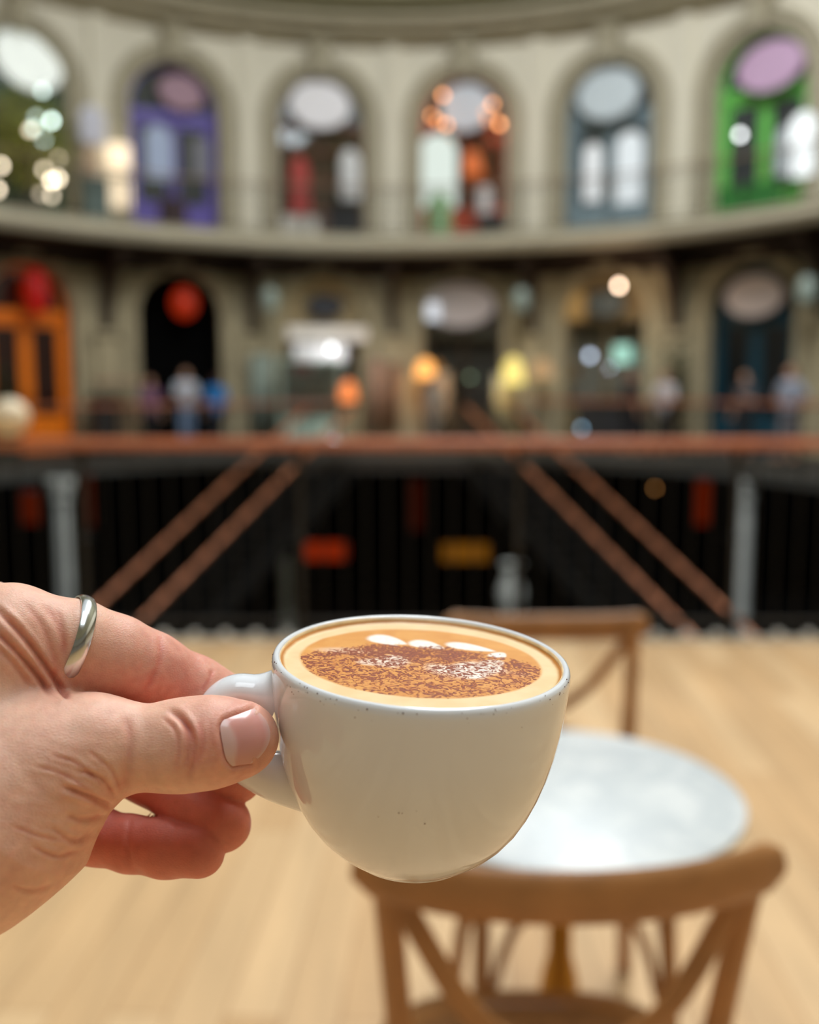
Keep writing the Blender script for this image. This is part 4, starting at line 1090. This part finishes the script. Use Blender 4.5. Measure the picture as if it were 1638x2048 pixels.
# thin underside so the foam has depth
nb = len(V)
V += [(RC * math.cos(2 * math.pi * k / na_), RC * math.sin(2 * math.pi * k / na_), HZ - .01) for k in range(na_)]
mask += [(0, 0, 0)] * na_
off = 1 + (nr_ - 1) * na_
F += [(off + k, nb + k, nb + (k + 1) % na_, off + (k + 1) % na_) for k in range(na_)] + [tuple(nb + k for k in range(na_))[::-1]]
me = bpy.data.meshes.new('coffee'); me.from_pydata(V, [], F); me.update()
me.polygons.foreach_set('use_smooth', [True] * len(me.polygons))
at = me.color_attributes.new('pattern', 'FLOAT_COLOR', 'POINT')
at.data.foreach_set('color', [c for m_ in mask for c in (*m_, 1.0)])
def coffee_mat():
    m = bpy.data.materials.new('cappuccino_foam'); m.use_nodes = True
    nt = m.node_tree; L = nt.links; b = nt.nodes['Principled BSDF']
    N_ = nt.nodes.new
    at = N_('ShaderNodeVertexColor'); at.layer_name = 'pattern'; sp = N_('ShaderNodeSeparateColor'); L.new(at.outputs[0], sp.inputs[0])
    tc = N_('ShaderNodeTexCoord')
    def noise(s, d=3, dist=0.0):
        n = N_('ShaderNodeTexNoise'); n.inputs['Scale'].default_value = s; n.inputs['Detail'].default_value = d; n.inputs['Distortion'].default_value = dist
        L.new(tc.outputs['Object'], n.inputs['Vector']); return n.outputs['Fac']
    def mth(op, a, b_=None, c_=None):
        n = N_('ShaderNodeMath'); n.operation = op; n.use_clamp = False
        for i, v in enumerate((a, b_, c_)):
            if v is None: continue
            if isinstance(v, (int, float)): n.inputs[i].default_value = v
            else: L.new(v, n.inputs[i])
        return n.outputs[0]
    def ss(a, lo, hi):
        n = N_('ShaderNodeMapRange'); n.interpolation_type = 'SMOOTHSTEP'; L.new(a, n.inputs['Value'])
        for k_, v in (('From Min', lo), ('From Max', hi)):
            n.inputs[k_].default_value = v
        return n.outputs[0]
    def mix(f, a, b_):
        n = N_('ShaderNodeMixRGB'); L.new(f, n.inputs[0])
        for i, v in ((1, a), (2, b_)):
            if isinstance(v, tuple): n.inputs[i].default_value = (*lin(v), 1)
            else: L.new(v, n.inputs[i])
        return n.outputs[0]
    cream = mix(ss(noise(90), .35, .65), (232, 198, 146), (238, 208, 160))
    ln = N_('ShaderNodeVectorMath'); ln.operation = 'LENGTH'; 
    sep = N_('ShaderNodeSeparateXYZ'); L.new(tc.outputs['Object'], sep.inputs[0])
    cb = N_('ShaderNodeCombineXYZ'); L.new(sep.outputs[0], cb.inputs[0]); L.new(sep.outputs[1], cb.inputs[1]); L.new(cb.outputs[0], ln.inputs[0])
    rr = mth('ADD', mth('DIVIDE', ln.outputs['Value'], RC), mth('MULTIPLY', mth('SUBTRACT', noise(160), .5), .02))
    ring = ss(rr, .968, .992)
    c1 = mix(ring, cream, (196, 128, 58))
    orange = mix(ss(noise(70, 4, .5), .3, .7), (214, 142, 58), (226, 160, 78))
    c2 = mix(sp.outputs[0], c1, orange)
    wh = mix(ss(noise(500), .4, .6), (248, 240, 226), (250, 246, 238))
    c3 = mix(mth('MULTIPLY', sp.outputs[2], .95), c2, wh)
    # shavings: thresholded streaky noise whose threshold follows the powder density
    fl = noise(400, 2.5, 1.8)
    thr = mth('SUBTRACT', .69, mth('MULTIPLY', sp.outputs[1], .36))
    f = ss(mth('SUBTRACT', fl, thr), 0.0, .055)
    f = mth('MULTIPLY', f, ss(sp.outputs[1], .02, .12))
    halo = mth('MULTIPLY', ss(mth('SUBTRACT', fl, thr), -.13, .03), ss(sp.outputs[1], .05, .25))
    c4 = mix(mth('MULTIPLY', halo, .5), c3, (196, 104, 50))
    coc = mix(ss(noise(1400, 2), .35, .65), (118, 46, 16), (160, 76, 34))
    c5 = mix(f, c4, coc)
    L.new(c5, b.inputs['Base Color'])
    b.inputs['Roughness'].default_value = .42; b.inputs['Specular IOR Level'].default_value = .35
    b.inputs['Subsurface Weight'].default_value = .15; b.inputs['Subsurface Radius'].default_value = (1, .6, .3); b.inputs['Subsurface Scale'].default_value = .0015
    bp = N_('ShaderNodeBump'); bp.inputs['Strength'].default_value = .5; bp.inputs['Distance'].default_value = .0004
    L.new(f, bp.inputs['Height']); L.new(bp.outputs[0], b.inputs['Normal'])
    return m
cof = bpy.data.objects.new('coffee', me); C.objects.link(cof); me.materials.append(coffee_mat())
cof.location = cup_o.location; cof.rotation_euler = cup_o.rotation_euler
tag(cof, 'cappuccino foam with white latte art leaves and brown chocolate powder in the cup', 'coffee')
# foam smear left on the inside of the wall, as a thin film
n = 160; Vf = []; Ff = []
for k in range(n):
    a = 2 * math.pi * k / n
    top = -.012 + .006 * math.sin(3 * a + 1)
    for z in (HZ / R0 - .01, top):
        rr = .9425 if z < -.04 else .9475
        Vf.append((rr * R0 * math.cos(a) * .9985, rr * R0 * math.sin(a) * .9985, z * R0))
for k in range(n):
    j = (k + 1) % n; Ff.append((2 * k, 2 * k + 1, 2 * j + 1, 2 * j))
mbf = MB().add(Vf, Ff); fo = mbf.build('foam_smear', mat('foam_smear', (232, 198, 146), .4, var=.25, scale=140), cof, smooth=True)
md = fo.modifiers.new('t', 'SOLIDIFY'); md.thickness = .0002

# ================================================================== THE HAND
def cp(px, py, z):     # camera-space millimetres of an image point at a given distance
    return ((px - CX) * z / FPX, (CY - py) * z / FPX, z)
H = SDF(); H.mm = True
def chain(pts, k=3.0):
    out = []
    for a, b in zip(pts[:-1], pts[1:]): out.append((('c', cp(*a[:3]), cp(*b[:3]), a[3], b[3]), k))
    return out
WR = (-178, -108, 262)     # wrist, camera-space mm
EL = (-262, -196, 196)
core = [
    (('c', cp(12, 1276, 302), WR, 16.2, 25), 8),
    (('c', cp(-30, 1268, 322), (WR[0] - 4, WR[1] + 8, WR[2] + 12), 17, 27), 8),
    (('c', cp(-30, 1420, 338), (WR[0] - 2, WR[1], WR[2] + 16), 14.5, 24), 8),
    (('c', cp(-20, 1580, 338), (WR[0], WR[1] - 6, WR[2] + 12), 14, 24), 8),
    (('c', cp(28, 1578, 291), cp(-78, 1684, 286), 24, 25.5), 12),
    (('c', cp(-78, 1684, 286), WR, 25.5, 26.5), 10),
    (('c', WR, EL, 29, 34), 10),
    (('c', cp(118, 1520, 291), cp(40, 1590, 291), 17.5, 27), 10),
    (('c', cp(0, 1400, 300), cp(82, 1362, 303), 13, 8.5), 8),      # web
]
H.groups = [core,
    {'prims': chain([(60, 1560, 292, 22), (206, 1492, 292, 13.6), (300, 1496, 293, 11.3), (368, 1490, 293, 12.7), (430, 1483, 293, 12.2), (484, 1478, 294, 10.8)], 5), 'k': 9},
    {'prims': chain([(30, 1286, 302, 14.3), (152, 1284, 306, 12.3), (230, 1314, 311, 12.3), (300, 1341, 316, 11.6), (390, 1377, 323, 9.8), (458, 1402, 328, 8.8)], 4), 'k': 8},
    {'prims': chain([(-20, 1340, 332, 13), (190, 1430, 345, 10.5), (370, 1530, 340, 9.4), (474, 1556, 331, 8.4)], 3), 'k': 6},
    {'prims': chain([(-20, 1470, 340, 12), (180, 1510, 347, 9.4), (300, 1556, 340, 8.8), (380, 1605, 332, 9.2), (446, 1648, 326, 9.2)], 3), 'k': 6},
    {'prims': chain([(-20, 1620, 336, 12), (190, 1672, 332, 9.2), (262, 1688, 328, 8.8), (330, 1696, 324, 9.1), (398, 1703, 320, 8.3)], 3), 'k': 6},
]
Vh, Fh = sdf_mesh(H, (-306, -240, 150), (-38, -6, 372), 1.25)
# one subdivision, then project back on to the exact surface
def subdiv(V, F):
    E = {}
    e = np.concatenate([np.sort(F[:, [i, (i + 1) % 4]], 1) for i in range(4)])
    ue, inv = np.unique(e, axis=0, return_inverse=True)
    inv = inv.reshape(4, -1).T; nV, nE = len(V), len(ue)
    mid = V[ue].mean(1); fc = V[F].mean(1)
    out = []
    ids = np.arange(len(F)) + nV + nE
    for i in range(4): out.append(np.stack([F[:, i], inv[:, i] + nV, ids, inv[:, (i - 1) % 4] + nV], 1))
    return np.concatenate([V, mid, fc]), np.concatenate(out)
def sgrad(V, d0=None, h=.25):
    d = H.eval(V) if d0 is None else d0
    g = np.stack([H.eval(V + np.eye(3)[i] * h) - d for i in range(3)], 1) / h
    return d, g / (np.linalg.norm(g, axis=1, keepdims=True) + 1e-9)
Vh, Fh = subdiv(Vh, Fh)
for _ in range(2):
    d, g = sgrad(Vh); Vh = Vh - g * d[:, None]
d, Nh = sgrad(Vh)
view = Vh / np.linalg.norm(Vh, axis=1, keepdims=True)
facing = np.clip(-(Nh * view).sum(1) * 3 + .4, 0, 1)
PX = CX + Vh[:, 0] / Vh[:, 2] * FPX; PY = CY - Vh[:, 1] / Vh[:, 2] * FPX
def polydist(pts):
    best = np.full(len(Vh), 1e9)
    P = np.stack([PX, PY], 1); tt = np.zeros(len(Vh)); n = len(pts) - 1
    for i, (a, b) in enumerate(zip(pts[:-1], pts[1:])):
        a, b = np.array(a, float), np.array(b, float); ba = b - a
        h = np.clip(((P - a) @ ba) / ba.dot(ba), 0, 1); dd = np.linalg.norm(P - a - h[:, None] * ba, axis=1)
        m = dd < best; best[m] = dd[m]; tt[m] = (i + h[m]) / n
    return best, tt
def crv(pts, n=8): return [(p.x, p.y) for p in bez([(a, b, 0) for a, b in pts], n)]
disp = np.zeros(len(Vh)); redn = np.zeros(len(Vh))
def crease(pts, wpx, dep, zr=(0, 400), bulge=.35, side=None):
    global disp, redn
    dd, t = polydist(crv(pts)); fade = np.clip(np.minimum(t, 1 - t) * 6, 0, 1)
    m = facing * fade * ((Vh[:, 2] > zr[0]) & (Vh[:, 2] < zr[1]))
    disp += m * (-dep * np.exp(-(dd / wpx) ** 2) + dep * bulge * np.exp(-((dd - 2.4 * wpx) / (1.3 * wpx)) ** 2))
    redn += m * .22 * np.exp(-(dd / (wpx * 1.4)) ** 2)
TZ = (255, 300)
crease([(333, 1418), (366, 1442), (378, 1486), (366, 1556)], 6, 1.0, TZ)
crease([(357, 1432), (384, 1466), (389, 1510), (370, 1568)], 5, .8, TZ)
crease([(322, 1432), (350, 1460), (358, 1500), (350, 1545)], 4, .3, TZ)
crease([(396, 1440), (404, 1480), (398, 1530)], 4, .25, TZ)
crease([(244, 1425), (258, 1470), (254, 1540), (240, 1590)], 8, .4, TZ)
crease([(120, 1572), (165, 1588), (205, 1606), (226, 1614)], 5, 1.2, (240, 310))
crease([(150, 1540), (200, 1556), (232, 1596)], 4, .7, (240, 310))
crease([(175, 1500), (222, 1540), (243, 1588)], 3.5, .35, (240, 310))
crease([(100, 1510), (160, 1530), (215, 1585)], 3, .35, (240, 310))
crease([(60, 1530), (130, 1550), (190, 1590)], 3, .3, (240, 310))
crease([(130, 1630), (170, 1640), (212, 1628)], 5, .6, (240, 310))
crease([(100, 1655), (150, 1682), (190, 1664)], 5, .6, (240, 310))
crease([(60, 1690), (110, 1712), (160, 1700)], 4, .45, (240, 310))
crease([(20, 1770), (60, 1782), (105, 1770)], 4, .45, (240, 310))
crease([(20, 1650), (80, 1672), (130, 1680)], 3, .3, (240, 310))
# web folds
crease([(-20, 1205), (38, 1262), (84, 1322), (122, 1378), (140, 1398)], 5.5, 1.6, (270, 330))
crease([(-20, 1252), (30, 1300), (74, 1350), (102, 1392)], 5.5, 1.5, (270, 330))
crease([(-10, 1290), (30, 1330), (62, 1380)], 6, .5, (270, 330))
crease([(40, 1196), (84, 1252), (108, 1318), (114, 1360)], 6, .32, (270, 330))
crease([(85, 1205), (118, 1260), (130, 1330)], 6, .28, (270, 330))
crease([(112, 1215), (126, 1262), (132, 1310)], 5, .25, (270, 330))
# index joints
crease([(318, 1268), (320, 1312), (306, 1352), (286, 1384)], 5, .25, (290, 345), .6)
crease([(425, 1336), (418, 1362), (402, 1384)], 4, .45, (300, 345))
# little finger and ring finger joints
crease([(262, 1632), (255, 1680), (266, 1742)], 5, .3, (300, 345))
crease([(352, 1600), (345, 1620), (350, 1660)], 5, .3, (312, 345))
# fine skin relief
fine = np.array([NZ.noise(Vector(p) * .16) for p in Vh.tolist()]) * .35
lines = np.array([NZ.noise(Vector((p[0] * .10, (p[1] + .3 * p[0]) * .62, p[2] * .3))) for p in Vh.tolist()])
msk = np.exp(-(((PX - 130) / 130) ** 2 + ((PY - 1590) / 110) ** 2)) * (Vh[:, 2] < 310)
disp += fine * .5 + lines * .16 * msk
# nail bed: slight groove around the nail
def nail_px(u, v):
    lx, ly = 445 + 8.5 * v + 11 * abs(v) ** 5, 1486 + 46 * v
    rx, ry = 538 - 33 * v * v - 3 * v, 1472 + 55 * v
    return lx * (1 - u) + rx * u, ly * (1 - u) + ry * u
edge = [nail_px(1 - k / 8, -1) for k in range(9)] + [nail_px(0, -1 + k / 6) for k in range(1, 13)] + [nail_px(k / 8, 1) for k in range(1, 9)]
dd, t = polydist(edge)
def inpoly(px, py, poly):
    ins = np.zeros(len(px), bool)
    for (x0, y0), (x1, y1) in zip(poly, poly[1:] + poly[:1]):
        c = (y0 > py) != (y1 > py); ins ^= c & (px < (x1 - x0) * (py - y0) / ((y1 - y0) or 1e-9) + x0)
    return ins
nm_ = facing * ((Vh[:, 2] > 270) & (Vh[:, 2] < 300)); inn = inpoly(PX, PY, edge)
disp += nm_ * np.where(inn, -.75, -.45 * np.exp(-(dd / 4) ** 2) + .45 * np.exp(-((dd - 12) / 8) ** 2) * np.clip((540 - PX) / 30, 0, 1))
Vh2 = Vh + Nh * disp[:, None]
# skin redness of fingertips, joints and folds; finger reds also hold some shadow
def near(px, py, z, r, rad=None):
    q = np.array(cp(px, py, z)); return np.exp(-(np.linalg.norm(Vh - q, axis=1) / r) ** 2)
red = .18 + redn + .75 * near(470, 1486, 293, 12) + .22 * near(425, 1470, 285, 9) + .45 * near(300, 1350, 318, 17) + .4 * near(400, 1375, 324, 14) + .45 * near(240, 1350, 314, 16)
red += .95 * near(430, 1645, 326, 22) + .95 * near(370, 1700, 322, 24) + .8 * near(240, 1690, 328, 22) + .9 * near(460, 1570, 331, 18) + .7 * near(300, 1580, 338, 25)  # lower fingers: natural red, deepened by painted-in shadow
red += .3 * near(70, 1340, 300, 12) + .15 * near(150, 1600, 285, 20)
red += .16 * np.array([NZ.noise(Vector(p) * .07) for p in Vh.tolist()]) + .10 * np.array([NZ.noise(Vector(p) * .5) for p in Vh.tolist()])
red = np.clip(red, 0, .85)
def to_world(V): 
    M = np.array(CAM_M); L = np.stack([V[:, 0], V[:, 1], -V[:, 2]], 1) / 1000
    return L @ M[:3, :3].T + M[:3, 3]
hand_loc = CAM_M @ Vector((WR[0] / 1000, WR[1] / 1000, -WR[2] / 1000))
def skin_mat():
    m = bpy.data.materials.new('skin'); m.use_nodes = True
    nt = m.node_tree; L = nt.links; b = nt.nodes['Principled BSDF']; N_ = nt.nodes.new
    at = N_('ShaderNodeVertexColor'); at.layer_name = 'redness'; tc = N_('ShaderNodeTexCoord')
    mx = N_('ShaderNodeMixRGB'); mx.inputs[1].default_value = (*lin((240, 198, 172)), 1); mx.inputs[2].default_value = (*lin((208, 110, 94)), 1)
    L.new(at.outputs[0], mx.inputs[0])
    n1 = N_('ShaderNodeTexNoise'); n1.inputs['Scale'].default_value = 260; n1.inputs['Detail'].default_value = 5; L.new(tc.outputs['Object'], n1.inputs['Vector'])
    mr = N_('ShaderNodeMapRange'); mr.inputs['From Min'].default_value = .3; mr.inputs['From Max'].default_value = .7; mr.inputs['To Min'].default_value = .93; mr.inputs['To Max'].default_value = 1.06
    L.new(n1.outputs['Fac'], mr.inputs['Value'])
    sc = N_('ShaderNodeVectorMath'); sc.operation = 'SCALE'; L.new(mx.outputs[0], sc.inputs[0]); L.new(mr.outputs[0], sc.inputs['Scale'])
    L.new(sc.outputs[0], b.inputs['Base Color'])
    b.inputs['Roughness'].default_value = .48; b.inputs['Specular IOR Level'].default_value = .42
    b.inputs['Subsurface Weight'].default_value = .35; b.inputs['Subsurface Radius'].default_value = (1.0, .32, .16); b.inputs['Subsurface Scale'].default_value = .004
    mp = N_('ShaderNodeMapping'); mp.inputs['Scale'].default_value = (350, 900, 900); L.new(tc.outputs['Object'], mp.inputs[0])
    v1 = N_('ShaderNodeTexVoronoi'); v1.inputs['Scale'].default_value = 1.6; v1.distance = 'EUCLIDEAN'; v1.feature = 'DISTANCE_TO_EDGE'; L.new(mp.outputs[0], v1.inputs['Vector'])
    n2 = N_('ShaderNodeTexNoise'); n2.inputs['Scale'].default_value = 1800; n2.inputs['Detail'].default_value = 3; L.new(tc.outputs['Object'], n2.inputs['Vector'])
    ad = N_('ShaderNodeMath'); ad.operation = 'ADD'; L.new(v1.outputs['Distance'], ad.inputs[0]); L.new(n2.outputs['Fac'], ad.inputs[1])
    bp = N_('ShaderNodeBump'); bp.inputs['Strength'].default_value = .4; bp.inputs['Distance'].default_value = .0003
    L.new(ad.outputs[0], bp.inputs['Height']); L.new(bp.outputs[0], b.inputs['Normal'])
    return m
hand = mesh_np('hand', to_world(Vh2) - np.array(hand_loc), Fh, skin_mat())
hand.location = hand_loc
tag(hand, "person's left hand reaching in from the left, pinching the cup handle between thumb and fingers", 'hand')
ca = hand.data.color_attributes.new('redness', 'FLOAT_COLOR', 'POINT')
cc = np.ones((len(Vh2), 4)); cc[:, :3] = red[:, None]
ca.data.foreach_set('color', cc.ravel())

# thumb nail
def cast(px, py, z0=262, z1=300):
    a = np.array([cp(px, py, 1.0)]) ; t = z0
    for _ in range(60):
        d = H.eval(a * t)[0]
        t += d * .9
        if abs(d) < .01: break
    return (a * t)[0]
nu, nv = 16, 18
G = np.zeros((nu, nv, 3))
for i in range(nu):
    for j in range(nv):
        x, y = nail_px(i / (nu - 1), -1 + 2 * j / (nv - 1)); G[i, j] = cast(x, y)
_, gn = sgrad(G.reshape(-1, 3)); gn = gn.reshape(nu, nv, 3)
cen = G.reshape(-1, 3).mean(0)
TV = []; 
for lay in (1, 0):
    for i in range(nu):
        for j in range(nv):
            u, v = i / (nu - 1), -1 + 2 * j / (nv - 1)
            lift = (.42 * min(1, (1 - abs(v) ** 3) * 1.2) * min(1, u * 6) + .08) if lay else -.3
            TV.append(G[i, j] + gn[i, j] * lift)
TV = np.array(TV); TF = []
K = nu * nv
for i in range(nu - 1):
    for j in range(nv - 1):
        a = i * nv + j; TF.append((a, a + 1, a + nv + 1, a + nv)); TF.append((K + a, K + a + nv, K + a + nv + 1, K + a + 1))
loop = [j for j in range(nv)] + [i * nv + nv - 1 for i in range(1, nu)] + [(nu - 1) * nv + j for j in range(nv - 2, -1, -1)] + [i * nv for i in range(nu - 2, 0, -1)]
for a, b in zip(loop, loop[1:] + loop[:1]): TF.append((b, a, K + a, K + b))
def nail_mat():
    m = bpy.data.materials.new('nail'); m.use_nodes = True; nt = m.node_tree; L = nt.links; b = nt.nodes['Principled BSDF']
    at = nt.nodes.new('ShaderNodeVertexColor'); at.layer_name = 'tone'
    no = nt.nodes.new('ShaderNodeTexNoise'); no.inputs['Scale'].default_value = 300
    mx = nt.nodes.new('ShaderNodeMixRGB'); mx.inputs[1].default_value = (*lin((214, 150, 140)), 1); mx.inputs[2].default_value = (*lin((224, 184, 176)), 1)
    L.new(at.outputs[0], mx.inputs[0]); L.new(mx.outputs[0], b.inputs['Base Color'])
    b.inputs['Roughness'].default_value = .22; b.inputs['Subsurface Weight'].default_value = .2; b.inputs['Subsurface Scale'].default_value = .002; b.inputs['Coat Weight'].default_value = .3
    return m
TW = to_world(TV) - np.array(hand_loc)
nail = MB().add([tuple(p) for p in TW], TF).build('thumb_nail', nail_mat(), hand, smooth=True)
ca = nail.data.color_attributes.new('tone', 'FLOAT_COLOR', 'POINT'); cc = np.ones((2 * K, 4))
for l_ in range(2):
    for i in range(nu):
        for j in range(nv):
            u, v = i / (nu - 1), -1 + 2 * j / (nv - 1)
            tone = 1 - sstep(.22, .36, u + .14 * v * v - .04 * v); tone = max(tone, sstep(.90, .97, u))
            cc[l_ * K + i * nv + j, :3] = tone * .9 + .05
ca.data.foreach_set('color', cc.ravel()); nail['label'] = 'glossy pink thumb nail with pale half moon'

# silver band on the index finger
a0, a1 = np.array(cp(100, 1262, 305.5)), np.array(cp(210, 1290, 313.5))
ax = (a1 - a0) / np.linalg.norm(a1 - a0); cen = np.array(cp(146, 1276, 306))
e1 = np.cross(ax, [0, 0, 1.0]); e1 /= np.linalg.norm(e1); e2 = np.cross(ax, e1)
RV = []; RF = []; n = 120; prof = [(-.05, -2.3), (.5, -2.3), (1.05, -1.5), (1.35, 0), (1.05, 1.5), (.5, 2.3), (-.05, 2.3), (-.3, 0)]
def surf_r(dr):
    rr = np.linspace(7, 17, 60); dv = H.eval(cen[None] + dr[None] * rr[:, None]); ix = np.argmax(dv > 0)
    return rr[ix] if dv.max() > 0 else 15.0
RR = np.array([min(surf_r(math.cos(2 * math.pi * k / n) * e1 + math.sin(2 * math.pi * k / n) * e2), 14.2) for k in range(n)])
ft = np.fft.rfft(RR); ft[3:] = 0; RR = np.fft.irfft(ft, n)
for k in range(n):
    a = 2 * math.pi * k / n; dr = math.cos(a) * e1 + math.sin(a) * e2
    for r, z in prof:
        RV.append(cen + dr * (RR[k] + .15 + r) + ax * z)
m_ = len(prof)
for k in range(n):
    j = (k + 1) % n
    for q in range(m_): RF.append((k * m_ + q, j * m_ + q, j * m_ + (q + 1) % m_, k * m_ + (q + 1) % m_))
rloc = CAM_M @ Vector((cen[0] / 1000, cen[1] / 1000, -cen[2] / 1000))
ring = MB().add([tuple(p) for p in to_world(np.array(RV)) - np.array(rloc)], RF).build('finger_ring', mat('brushed_silver', (214, 216, 214), .2, metal=1.0, var=.04, scale=400), None, smooth=True)
ring.location = rloc
tag(ring, 'plain silver band ring worn at the base of the index finger', 'ring')
